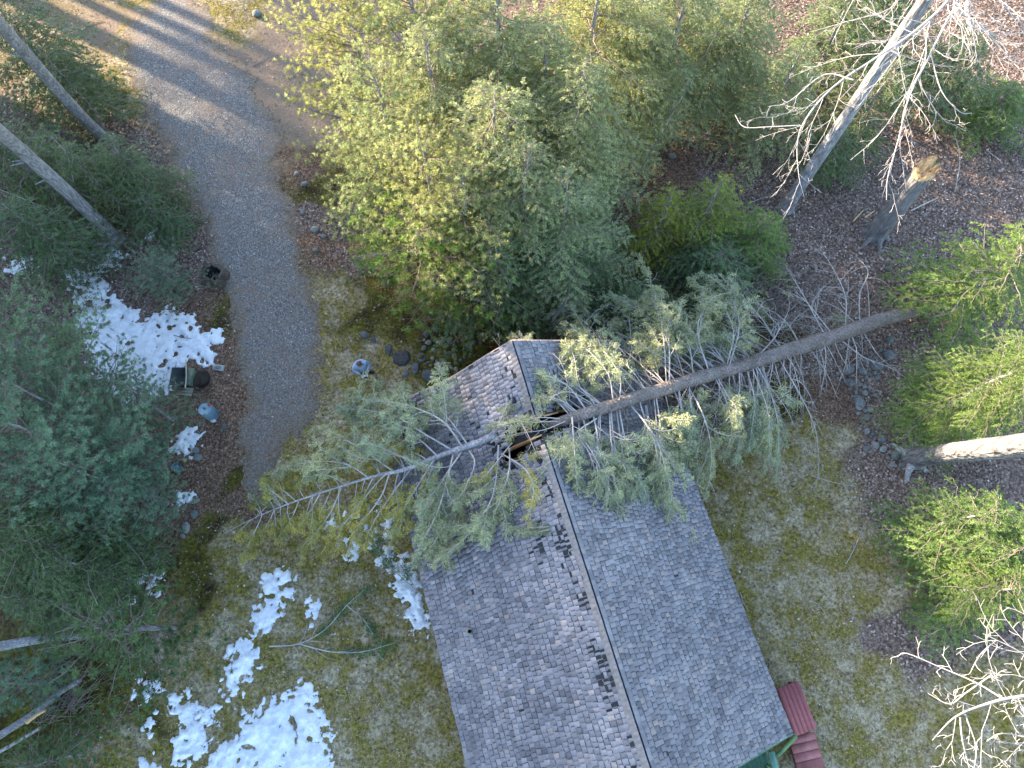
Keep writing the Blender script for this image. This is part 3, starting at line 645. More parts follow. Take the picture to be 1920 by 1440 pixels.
def conifer(kind, mk, px, py, zref, h, R, label, group=None, world=None, lift=0.0, name=None):
    global tcount
    if group == G1: zref *= .68; h *= .68; R *= 1.16
    elif world is None: h *= .88; zref *= .88
    p = world if world is not None else pt(px, py, zref)
    i = tcount % (4 if kind == 'hem' else 3); tcount += 1; big = True
    if h < 6.6 and not lift: i += 10; big = False
    z0 = float(gz(p[0], p[1])) - .02
    t = thing(name or ('hemlock_tree' if kind == 'hem' else 'pine_tree'), label, 'tree', (p[0], p[1], z0), group)
    sx = R / (3 if big else 1.7) * rng.uniform(1.04, 1.18); sz = (h - lift) / (10 if big else 5); a = rng.uniform(0, 6.28)
    tilt = (rng.normal(0, .02), rng.normal(0, .02))
    for nm, me in (('crown', crown_data(kind, i, mk)), ('branches', PROTO[kind, i][1])):
        o = link(nm, me, t, (0, 0, lift)); o.scale = (sx, sx, sz); o.rotation_euler = (0, 0, a)
    if lift:
        b = MB(); zz = np.linspace(-.1, lift + 1.5, 12); b.tube(np.stack([0 * zz, 0 * zz, zz], -1), [.30, .24], 10, wob=.1); b.build('trunk', M['bark'], t, True)
    o = link('trunk' if not lift else 'leader', PROTO[kind, i][2], t, (0, 0, lift)); o.scale = (min(1.2, sx), min(1.2, sx), sz); o.rotation_euler = (0, 0, a)
    t.rotation_euler = (*tilt, 0)
    return t
T = conifer
G1 = 'tall sunlit evergreens above the driveway'
T('pine', 'pine_lit', 668, 50, 9, 15, 2.35, 'bright yellow green pine at the top, nearest the driveway fork', G1)
T('pine', 'pine_lit', 728, 240, 9, 13, 2.2, 'sunlit pine with brilliant needle tufts in the middle of the evergreen stand', G1)
T('pine', 'pine_lit', 655, 210, 6, 9, 1.6, 'pale pine leaning over the driveway below the fork', G1)
T('pine', 'pine_lit', 780, 60, 10.5, 15, 2.5, 'pale pine at the top edge, right of the brightest pine', G1)
T('pine', 'hem_dark', 730, 400, 4.5, 7.5, 1.5, 'shaded green pine at the driveway corner of the evergreen stand', G1)
T('hem', 'hem_lit', 930, 90, 10, 15, 3.3, 'feathery olive hemlock at the top edge, middle of the picture', G1)
T('hem', 'hem_lit', 1110, 60, 10, 14.5, 3.1, 'feathery olive hemlock at the top edge, right of centre', G1)
T('hem', 'hem_lit', 930, 270, 9, 13.5, 3.0, 'large olive hemlock filling the heart of the evergreen stand', G1)
T('hem', 'hem_lit', 1080, 230, 9, 13, 2.6, 'olive hemlock beside the bare leafy ground, above the cable', G1)
T('hem', 'hem_lit', 1270, 50, 8, 12, 2.6, 'loose olive hemlock at the top edge, above the leafy clearing', G1)
T('hem', 'hem_lit', 1060, 400, 7, 10.5, 2.3, 'grey green hemlock at the lower right of the evergreen stand, beside the cable', G1)
T('pine', 'hem_lit', 860, 400, 7.5, 11.5, 2.4, 'pine with light tufts above the rock pile', G1)
T('pine', 'hem_green', 800, 480, 5, 9, 2.1, 'green pine overhanging the mossy bank', G1)
T('hem', 'hem_dark', 930, 520, 4.5, 8, 1.9, 'dark green hemlock at the bottom of the stand, next to the roof peak', G1)
T('hem', 'hem_dark', 1040, 500, 4.5, 7.5, 1.6, 'small dark hemlock between the cable and the roof peak', G1)
T('hem', 'hem_dark', 770, 400, 4.5, 7, 2.0, 'low shaded hemlock under the bright pine tufts', G1)
T('hem', 'hem_lit', 1020, 130, 10, 13, 2.4, 'olive hemlock with greyish tips between the two tallest at the top', G1)
T('hem', 'hem_lit', 820, 170, 10, 14, 2.4, 'olive hemlock between the bright pines and the feathery ones', G1)
T('hem', 'hem_lit', 980, 360, 8.5, 12, 2.2, 'grey green hemlock in the lower middle of the evergreen stand', G1)
T('pine', 'pine_lit', 800, 320, 9.5, 13, 1.9, 'pale tufted pine just below the brightest needle tufts', G1)
T('hem', 'hem_lit', 1150, 20, 9, 12, 2.3, 'olive hemlock at the top edge just right of centre', G1)
T('hem', 'hem_lit', 1190, 140, 6, 10, 2.0, 'olive hemlock at the upper rim of the leafy clearing', G1)
T('hem', 'hem_lit', 1350, 110, 5, 8, 2.0, 'olive hemlock between the clearing and the top edge', G1)
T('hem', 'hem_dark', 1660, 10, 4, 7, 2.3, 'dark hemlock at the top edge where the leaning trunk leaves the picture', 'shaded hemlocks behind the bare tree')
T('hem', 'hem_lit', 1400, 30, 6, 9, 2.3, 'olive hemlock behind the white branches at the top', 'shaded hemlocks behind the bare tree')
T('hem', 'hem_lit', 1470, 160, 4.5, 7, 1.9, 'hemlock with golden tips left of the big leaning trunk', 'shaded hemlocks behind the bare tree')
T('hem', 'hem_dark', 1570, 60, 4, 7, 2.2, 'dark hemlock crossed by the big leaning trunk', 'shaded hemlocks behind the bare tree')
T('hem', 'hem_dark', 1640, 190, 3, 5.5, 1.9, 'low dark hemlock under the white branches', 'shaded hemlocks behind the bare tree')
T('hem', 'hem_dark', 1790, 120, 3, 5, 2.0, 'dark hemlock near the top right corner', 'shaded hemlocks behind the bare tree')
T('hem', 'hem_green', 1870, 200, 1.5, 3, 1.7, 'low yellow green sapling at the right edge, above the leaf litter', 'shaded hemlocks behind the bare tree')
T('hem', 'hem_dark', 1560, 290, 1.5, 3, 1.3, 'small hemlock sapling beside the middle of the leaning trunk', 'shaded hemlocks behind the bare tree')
T('hem', 'hem_gold', 1245, 410, 3, 5, 1.35, 'golden young hemlock left of the pair above the fallen tree', 'young golden hemlocks')
T('hem', 'hem_gold', 1330, 400, 3, 5.4, 1.5, 'golden young hemlock, larger right one of the pair above the fallen tree', 'young golden hemlocks')
T('hem', 'hem_green', 1420, 450, 1.8, 3.6, 1.5, 'green young hemlock near the foot of the leaning trunk', 'young golden hemlocks')
T('hem', 'hem_dark', 1340, 500, 1.6, 3, 1.9, 'dark low hemlock under the dead branches of the fallen tree', 'young golden hemlocks')
T('hem', 'hem_dark', 1180, 580, 1.6, 3, 1.7, 'dark low hemlock between the roof peak and the fallen trunk', 'young golden hemlocks')
T('hem', 'hem_green', 1850, 520, 4, 7, 2.2, 'green hemlock at the right edge, above the sunlit one', 'green hemlocks along the right edge')
T('hem', 'hem_green', 1905, 690, 6.5, 9, 2.0, 'hemlock with sunlit yellow boughs at the right edge', 'green hemlocks along the right edge')
T('hem', 'hem_green', 1810, 690, 3, 6, 1.4, 'green hemlock just above the big pale trunk', 'green hemlocks along the right edge')
T('hem', 'hem_green', 1800, 975, 3.2, 6, 1.5, 'bright green hemlock just below the big pale trunk', 'green hemlocks along the right edge')
T('hem', 'hem_green', 1900, 1030, 4, 7, 1.9, 'tall green hemlock at the right edge below the pale trunk', 'green hemlocks along the right edge')
T('hem', 'hem_green', 1850, 1110, 3, 5, 1.7, 'lowest green hemlock on the right, above the bare twigs', 'green hemlocks along the right edge')
GL = 'shaded evergreens left of the driveway'
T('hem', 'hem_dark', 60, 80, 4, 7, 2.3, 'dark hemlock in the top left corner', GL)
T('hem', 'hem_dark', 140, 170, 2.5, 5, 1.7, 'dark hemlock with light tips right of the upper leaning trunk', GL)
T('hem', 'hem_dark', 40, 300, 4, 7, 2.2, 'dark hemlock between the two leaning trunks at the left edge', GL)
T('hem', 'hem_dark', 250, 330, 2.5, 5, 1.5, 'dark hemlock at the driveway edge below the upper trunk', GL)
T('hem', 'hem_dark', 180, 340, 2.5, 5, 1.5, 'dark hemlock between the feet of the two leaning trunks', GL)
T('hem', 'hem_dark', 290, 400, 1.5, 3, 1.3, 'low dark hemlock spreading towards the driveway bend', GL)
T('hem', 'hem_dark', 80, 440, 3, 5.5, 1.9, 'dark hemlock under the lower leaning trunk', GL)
T('pine', 'pine_blue', 305, 512, 1.2, 2.6, 1.25, 'small round pine sapling between the snow and the hollow stump', GL)
T('pine', 'pine_blue', 20, 640, 7, 11, 2.3, 'big blue green pine at the left edge beside the snow', GL)
T('pine', 'pine_blue', 75, 745, 6.5, 10, 1.9, 'blue green pine between the two biggest ones at the left edge', GL)
T('pine', 'pine_blue', 200, 900, 4.5, 7.5, 1.7, 'blue green pine boughs above the stone line', GL)
T('pine', 'pine_blue', 110, 850, 6.5, 10.5, 2.5, 'big blue green pine spreading over the wooden box', GL)
T('pine', 'pine_blue', 10, 860, 7, 11, 2.4, 'blue green pine cut by the left edge, halfway down', GL)
T('pine', 'pine_blue', 262, 745, 3.2, 5.2, 1.25, 'thin pine boughs drooping over the big snow patch', GL)
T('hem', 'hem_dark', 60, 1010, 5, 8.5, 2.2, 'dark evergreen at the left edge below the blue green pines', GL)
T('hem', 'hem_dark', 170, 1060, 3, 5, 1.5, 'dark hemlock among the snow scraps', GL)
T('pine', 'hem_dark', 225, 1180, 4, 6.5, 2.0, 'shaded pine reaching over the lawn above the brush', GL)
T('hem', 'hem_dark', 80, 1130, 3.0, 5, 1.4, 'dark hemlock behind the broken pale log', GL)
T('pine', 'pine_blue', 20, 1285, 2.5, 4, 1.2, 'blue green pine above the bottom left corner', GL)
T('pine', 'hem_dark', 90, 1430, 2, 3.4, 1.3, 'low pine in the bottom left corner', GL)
# the wood beyond the left edge, which shades the garden
GF = 'forest beyond the left edge'
fw = []
for k in range(2400):
    d = 20 + 46 * rng.random() ** 1.3; off = rng.uniform(-44, 52) if k % 3 else rng.uniform(-30, -3)
    p = np.array([2.0, 9.0]) - sd * (d + 4) + np.array([-sd[1], sd[0]]) * off
    if p[0] > -26 - max(0, p[1]) * .36: continue
    if any(np.hypot(*(p - q)) < (3.4 if off > -2 else 2.5) for q in fw): continue
    fw.append(p)
print('forest', len(fw))
for p in fw:
    # the driveway is lit under high crowns; elsewhere the boughs reach the ground
    rel = (p - np.array([-17.0, 26.0])); across = rel @ np.array([-sd[1], sd[0]])
    high = -7.4 < across < 9
    if high: continue
    T('pine' if rng.random() < .5 else 'hem', 'hem_dark', 0, 0, 0, rng.uniform(17, 20) if across > -6.5 else rng.uniform(22, 26), rng.uniform(3.8, 4.8) if across < -11 else rng.uniform(2.8, 3.4), 'dark evergreen in the forest past the left edge', GF, world=np.array([*p, 0]))
hp = []
for k in range(400):
    al = -rng.uniform(10, 36); ac = rng.uniform(-7.4, 8); p = np.array([-17.0, 26.0]) + sd * al + np.array([-sd[1], sd[0]]) * ac
    if p[0] > -24.5 - max(0, p[1]) * .34 or any(np.hypot(*(p - q)) < 2.5 for q in hp): continue
    hp.append(p)
    T('pine', 'hem_dark', 0, 0, 0, rng.uniform(14.5, 15.5), rng.uniform(1.8, 2.4), 'tall pine with a long bare trunk past the left edge', 'high crowned pines beyond the left edge', world=np.array([*p, 0]), lift=10.5)

# ------------------------------------------------------------ bare limbs and fallen tree
def px3(L, n=4): return smooth([pt(*q) for q in L], n)
def rot_about(d, axis, a):
    axis = unit(axis); return d * math.cos(a) + np.cross(axis, d) * math.sin(a) + axis * (axis @ d) * (1 - math.cos(a))
def twiggy(B, P, r0, r1, lvl, g, every=.45, ratio=.45, droop=0., sides=5, flat=.5, m=0, ends=None, start=.15):
    B.tube(P, [r0, r1], sides, m, wob=.15 if sides > 4 else 0)
    if ends is not None: ends.append((P, lvl))
    if lvl <= 0: return
    seg = np.linalg.norm(np.diff(P, axis=0), axis=1); cum = np.concatenate([[0], np.cumsum(seg)]); Lt = cum[-1]
    q = Lt * start + g.uniform(0, every); sg = g.choice([-1, 1])
    while q < Lt * .97:
        f = q / Lt; p = np.array([np.interp(q, cum, P[:, c]) for c in range(3)]); i = min(np.searchsorted(cum, q), len(P) - 1)
        d = unit(P[i] - P[i - 1]); sg = -sg
        ax = unit(np.array([0, 0, 1.]) + g.normal(0, flat, 3)); nd = unit(rot_about(d, ax, sg * g.uniform(.5, 1.05)))
        L = max(.15, Lt * ratio * (1 - f * .65) * g.uniform(.4, 1.1)); k = 6
        Q = [p]; cd = nd; curl = g.normal(0, .11)
        for j in range(k):
            cd = unit(rot_about(cd, UP, curl + g.normal(0, .13)) + g.normal(0, .09, 3) + np.array([0, 0, -droop * .25])); Q.append(Q[-1] + cd * L / k)
        rr = max(.0055, (r0 + (r1 - r0) * f) * .55)
        twiggy(B, np.array(Q), rr, max(.0035, rr * .35), lvl - 1, g, every * .62, ratio, droop, max(3, sides - 1), flat, m, ends)
        q += every * g.uniform(.6, 1.5)

def sprays(B, P, g, dens=1., L0=.26, droop=.5, start=.25, hang=None, wd=(.022, .036)):
    """feathery hemlock sprays on both sides of a branchlet"""
    seg = np.linalg.norm(np.diff(P, axis=0), axis=1); cum = np.concatenate([[0], np.cumsum(seg)]); Lt = cum[-1]
    n = int(Lt / .05 * dens)
    if n < 2: return
    for q in g.uniform(start * Lt, Lt, n):
        p = np.array([np.interp(q, cum, P[:, c]) for c in range(3)]); i = min(np.searchsorted(cum, q), len(P) - 1); d = unit(P[i] - P[i - 1] + 1e-6)
        sg = g.choice([-1, 1]); nd = unit(rot_about(d, UP + g.normal(0, .4, 3), sg * g.uniform(.4, 1.1)) + np.array([0, 0, -droop]) * g.uniform(.2, 1.2) + (0 if hang is None else hang * g.uniform(0, 1)))
        sl = L0 * g.uniform(.5, 1.3); k = 10; tt = np.linspace(.05, 1, k)
        X = p + nd * (tt * sl)[:, None] + np.array([0, 0, -.25]) * (tt[:, None] ** 2) * sl
        s2 = np.where(np.arange(k) % 2, 1, -1)[:, None]; sd_ = unit(np.cross(nd, UP + g.normal(0, .3, 3)))
        D = unit(nd * .75 + sd_ * s2 * .75 + g.normal(0, .15, (k, 3))); S = unit(np.cross(D, UP + g.normal(0, .5, (k, 3))))
        B.leaf(X, D, S, (.04 + .085 * (1 - tt * .6)) * g.uniform(.8, 1.2, k), g.uniform(*wd, k))

g = np.random.default_rng(5)
ft = thing('fallen_tree', 'huge snapped evergreen lying across the roof with its trunk driven into the ridge', 'fallen tree', pt(1735, 582, 0))
TRUNK = px3([(1740, 581, .5), (1660, 597, .85), (1560, 632, 1.35), (1470, 660, 1.9), (1400, 683, 2.4), (1290, 715, 3.3), (1180, 750, 4.3), (1100, 775, 5.0), (1062, 787, 5.15), (1025, 800, 4.9)], 6)
nT = len(TRUNK)
rT = np.interp(np.linspace(0, 1, nT), [0, .04, .12, .3, .6, .85, 1], [.12, .20, .275, .27, .22, .175, .13])
b = MB(); b.tube(TRUNK, rT, 16, wob=.07); child(b, 'trunk', M['bark_brown'], ft, smooth_=True)
b = MB()
for k in range(9):
    a = g.uniform(0, 6.28); o_ = TRUNK[0] + np.array([0, math.cos(a), math.sin(a)]) * .1; d = unit(TRUNK[0] - TRUNK[2]); b.tube([o_ - d * .1, o_ + d * g.uniform(.05, .3)], [.05, .008], 4)
child(b, 'broken_end', M['bark_brown'], ft)
def branch_set(parent, L, gg, wood, leafm, r=.035):
    for (pts, fol, lv) in L:
        P = px3(pts, 4); Bw = MB(); ends = []; Lt = np.linalg.norm(np.diff(P, axis=0), axis=1).sum()
        twiggy(Bw, P, r * min(1.4, .5 + Lt * .25), .006, lv, gg, .21, .44, .4, 6, .7, ends=ends)
        Bl = MB()
        if fol:
            for Q, l_ in ends:
                if l_ < lv and (fol >= 1 or gg.random() < fol): sprays(Bl, Q, gg, .62, start=.15)
                elif l_ == lv: sprays(Bl, Q, gg, .8, start=.4)
        br = child(Bw, 'branch', wood, parent)
        if Bl.n: child(Bl, 'foliage', leafm, parent)
# branches drawn from the photograph: (pixel x, y, height)
UPB = [  # towards the top of the picture, bare or green
    ([(1215, 738, 4.1), (1165, 690, 4.0), (1120, 650, 3.6), (1085, 600, 3.1), (1065, 550, 2.4)], .5, 2),
    ([(1190, 735, 4.2), (1150, 685, 4.4), (1115, 655, 4.3), (1060, 600, 4.0)], .2, 1),
    ([(1225, 730, 4.0), (1190, 690, 3.6), (1180, 600, 3.0), (1165, 560, 2.5)], .3, 2),
    ([(1130, 760, 4.9), (1075, 715, 4.9), (1020, 660, 4.6), (985, 635, 4.1)], 1, 2),
    ([(1150, 752, 4.7), (1140, 700, 5.2), (1100, 655, 5.1), (1070, 645, 4.7)], 1, 2),
    ([(1255, 722, 3.7), (1255, 660, 4.2), (1250, 600, 4.0), (1235, 540, 3.2)], 1, 2),
    ([(1300, 708, 3.2), (1290, 640, 3.6), (1260, 600, 3.5), (1225, 570, 3.0)], 1, 2),
    ([(1330, 700, 3.0), (1310, 630, 3.7), (1330, 580, 3.6), (1375, 565, 3.2)], 1, 2),
    ([(1360, 695, 2.8), (1375, 620, 3.2), (1345, 560, 3.2), (1300, 530, 2.8)], 1, 2),
    ([(1415, 675, 2.4), (1460, 620, 2.0), (1440, 590, 1.8), (1360, 500, 1.2), (1300, 475, .9)], .15, 2),
    ([(1465, 655, 2.0), (1430, 600, 2.0), (1390, 550, 1.8), (1375, 490, 1.3)], 0, 2),
    ([(1545, 625, 1.5), (1510, 560, 1.7), (1480, 510, 1.5), (1455, 470, 1.0)], 0, 2),
    ([(1555, 620, 1.5), (1520, 575, 2.1), (1490, 545, 2.2)], 0, 2),
    ([(1585, 612, 1.3), (1585, 555, 2.0), (1560, 500, 2.0), (1530, 455, 1.5)], 0, 2),
    ([(1612, 600, 1.2), (1612, 550, 1.8), (1628, 510, 1.9), (1605, 480, 1.6)], 0, 1),
    ([(1630, 595, 1.1), (1628, 550, 1.6), (1622, 515, 1.8)], 0, 0),
    ([(1500, 645, 1.7), (1470, 600, 1.4), (1420, 570, .9), (1370, 560, .6)], 0, 2),
    ([(1440, 665, 2.2), (1400, 640, 1.6), (1370, 600, 1.1), (1350, 560, .7)], 0, 2),
    ([(1100, 770, 5.1), (1060, 720, 5.5), (1000, 700, 5.5), (955, 705, 5.2), (915, 715, 4.7)], .6, 2),
    ([(1085, 775, 5.2), (1050, 750, 5.5), (1000, 745, 5.5), (940, 770, 5.2)], 1, 2),
]
DNB = [  # drooping towards the bottom of the picture
    ([(1288, 722, 3.2), (1315, 770, 3.6), (1332, 830, 3.3), (1330, 900, 2.6), (1305, 975, 1.8)], .2, 2),
    ([(1180, 758, 4.3), (1215, 800, 4.6), (1232, 850, 4.5), (1240, 910, 4.1), (1210, 985, 3.7)], .8, 2),
    ([(1230, 745, 3.9), (1238, 800, 4.4), (1235, 860, 4.2), (1245, 930, 3.7)], 1, 2),
    ([(1265, 735, 3.5), (1285, 790, 3.4), (1290, 850, 2.9), (1280, 930, 2.5)], .1, 1),
    ([(1145, 768, 4.6), (1150, 820, 5.0), (1160, 880, 4.9), (1165, 940, 4.5), (1180, 1010, 4.0)], 1, 2),
    ([(1160, 765, 4.5), (1175, 840, 4.6), (1190, 900, 4.4), (1225, 1000, 3.8)], .7, 2),
    ([(1118, 785, 5.0), (1080, 812, 5.5), (1040, 860, 5.7), (990, 915, 5.3), (940, 960, 4.8)], .2, 1),
    ([(1072, 775, 5.2), (1075, 820, 5.8), (1078, 870, 5.8), (1080, 910, 5.5)], 1, 2),
    ([(1080, 815, 5.5), (1105, 850, 5.6), (1118, 900, 5.3), (1120, 960, 4.9), (1110, 1040, 4.6)], 1, 2),
    ([(1090, 815, 5.4), (1125, 860, 5.3), (1140, 920, 5.0), (1130, 1000, 4.6), (1135, 1060, 4.2)], .7, 2),
    ([(1125, 950, 5.0), (1090, 965, 5.2), (1040, 985, 5.4), (990, 990, 5.2)], 1, 2),
    ([(1210, 760, 4.0), (1215, 820, 3.9), (1200, 900, 3.9), (1190, 950, 3.7)], .6, 2),
    ([(1340, 706, 2.9), (1365, 760, 3.3), (1372, 810, 3.0), (1362, 850, 2.6)], 1, 2),
    ([(1400, 692, 2.4), (1415, 750, 2.8), (1410, 800, 2.6), (1402, 850, 2.2)], 1, 2),
    ([(1425, 680, 2.2), (1452, 760, 2.6), (1460, 820, 2.3), (1455, 900, 1.7)], .3, 2),
    ([(1460, 672, 1.9), (1500, 740, 2.0), (1530, 810, 1.6), (1535, 900, 1.0)], 0, 2),
    ([(1415, 690, 2.3), (1470, 760, 2.0), (1490, 800, 1.7)], 0, 2),
    ([(1520, 655, 1.6), (1550, 700, 1.4), (1570, 745, 1.0)], 0, 1),
    ([(1580, 640, 1.2), (1620, 670, 1.1), (1680, 695, .9), (1725, 735, .5)], 0, 1),
    ([(1618, 622, 1.0), (1650, 670, .9), (1685, 695, .5)], 0, 0),
    ([(1310, 715, 3.1), (1345, 740, 2.6), (1390, 780, 1.9), (1440, 810, 1.2)], 0, 2),
    ([(1350, 700, 2.7), (1330, 740, 2.1), (1300, 790, 1.6)], 0, 2),
    ([(1248, 742, 3.7), (1260, 800, 3.3), (1262, 860, 3.1)], 0, 1),
    ([(1375, 700, 2.6), (1380, 760, 2.2), (1390, 830, 1.6)], 0, 2),
]
gf = np.random.default_rng(21)
branch_set(ft, UPB, gf, M['twig'], M['fallen_leaf'], .02)
branch_set(ft, DNB, gf, M['twig'], M['fallen_leaf'], .02)
gj = np.random.default_rng(91); JB = []
for pts_, fo, lv in DNB + UPB[:12]:
    if fo < .5: continue
    for q in range(1):
        dx, dy, ext = gj.normal(0, 16), gj.normal(0, 6), gj.uniform(1.0, 1.28); x0, y0, z0_ = pts_[0]
        JB.append(([(x0 + dx * .5, y0 - dx * .12, z0_)] + [(x0 + (x - x0) * ext + dx * (1 + k * .5), y0 + (y - y0) * ext + dy, max(.5, z_ - .12 * k + .1)) for k, (x, y, z_) in enumerate(pts_[1:])], .5, 2))
branch_set(ft, JB, gj, M['twig'], M['fallen_leaf'], .016)
ge = np.random.default_rng(44)
def extra(parent, spine, lo, hi, n, fol, leafm, gg, Lr, side=None, along=.45, upz=.5, wood=M['twig']):
    for k in range(n):
        t = gg.uniform(lo, hi); i = int(t * (len(spine) - 2)); p = spine[i]; d = unit(spine[i + 1] - spine[i]); sg = side if side is not None else gg.choice([-1, 1])
        nrm = unit(np.cross(d, UP)) * sg; L = gg.uniform(*Lr); v0 = unit(nrm + d * (along + gg.normal(0, .2)) + UP * gg.uniform(0, upz)); Q = [p]; cd = v0
        for j in range(7): cd = unit(cd + gg.normal(0, .09, 3) + np.array([0, 0, -.16])); Q.append(Q[-1] + cd * L / 7)
        Q = np.array(Q); Q[:, 2] = np.maximum(Q[:, 2], .15); Bw = MB(); ends = []; twiggy(Bw, Q, .009 + .006 * L, .004, 2, gg, .24, .38, .4, 5, .7, ends=ends); child(Bw, 'branch', wood, parent)
        if gg.random() < fol:
            Bl = MB()
            for Q2, l_ in ends: sprays(Bl, Q2, gg, .85 if l_ < 2 else .7, start=.15 if l_ < 2 else .4)
            if Bl.n: child(Bl, 'foliage', leafm, parent)
extra(ft, TRUNK, .42, .88, 20, .75, M['fallen_leaf'], ge, (1.8, 3.9), 1)
extra(ft, TRUNK, .42, .86, 18, .7, M['fallen_leaf'], ge, (1.8, 3.6), -1)
extra(ft, TRUNK, .08, .5, 24, .06, M['fallen_leaf'], ge, (.9, 2.8))
extra(ft, TRUNK, .3, .8, 16, 0, M['fallen_leaf'], ge, (1.5, 3.4))
extra(ft, TRUNK, .45, .9, 16, .1, M['fallen_leaf'], ge, (2.2, 4.2), 1)
extra(ft, TRUNK, .2, .6, 12, 0, M['fallen_leaf'], ge, (2.0, 3.6), -1)
branch_set(ft, [([(1045, 790, 5.5), (1000, 792, 5.8), (965, 800, 5.7), (930, 792, 5.4), (905, 785, 5.1)], 0, 1), ([(1050, 785, 5.6), (1010, 783, 5.9), (960, 792, 5.8), (925, 800, 5.4)], .6, 1),
                ([(1060, 790, 5.5), (1020, 806, 5.8), (975, 812, 5.7), (940, 822, 5.5)], 0, 1), ([(968, 778, 5.8), (985, 805, 5.9), (1000, 838, 5.8), (1008, 860, 5.6)], 0, 1)], ge, M['twig'], M['fallen_leaf'], .016)
# dense small dead twigs bristling from the lower trunk
b = MB()
for k in range(260):
    i = gf.integers(8, int(nT * .72)); p = TRUNK[i]; a = gf.uniform(-2.4, 2.4) ; d = unit(TRUNK[i + 1] - TRUNK[i]); s0 = unit(np.cross(d, UP)); v0 = s0 * math.cos(a) * gf.choice([-1, 1]) + UP * math.sin(a) * .5
    L = gf.uniform(.3, 1.9); cd = unit(v0 + d * .5 + gf.normal(0, .25, 3)); Q = [p]
    for j in range(5): cd = unit(cd + gf.normal(0, .2, 3) + [0, 0, -.08]); Q.append(Q[-1] + cd * L / 5)
    b.tube(Q, [.011, .003], 4)
child(b, 'dead_twigs', M['twig_dark'], ft)
# brittle brush under the trunk
b = MB()
for k in range(300):
    c = pt(gf.normal(1430, 85), gf.normal(590, 55), 0); c[2] = float(gsurf(c[0], c[1])) + gf.uniform(0, .35); a = gf.uniform(0, 6.28); L = gf.uniform(.5, 2.0); cd = np.array([math.cos(a), math.sin(a), gf.normal(0, .2)]); Q = [c]
    for j in range(5): cd = unit(cd + gf.normal(0, .15, 3)); Q.append(Q[-1] + cd * L / 5)
    b.tube(Q, [.014, .004], 4)
b.build('brushwood', M['twig_dark'], kind='stuff', label='tangle of broken dead branches under the fallen trunk', category='brushwood')

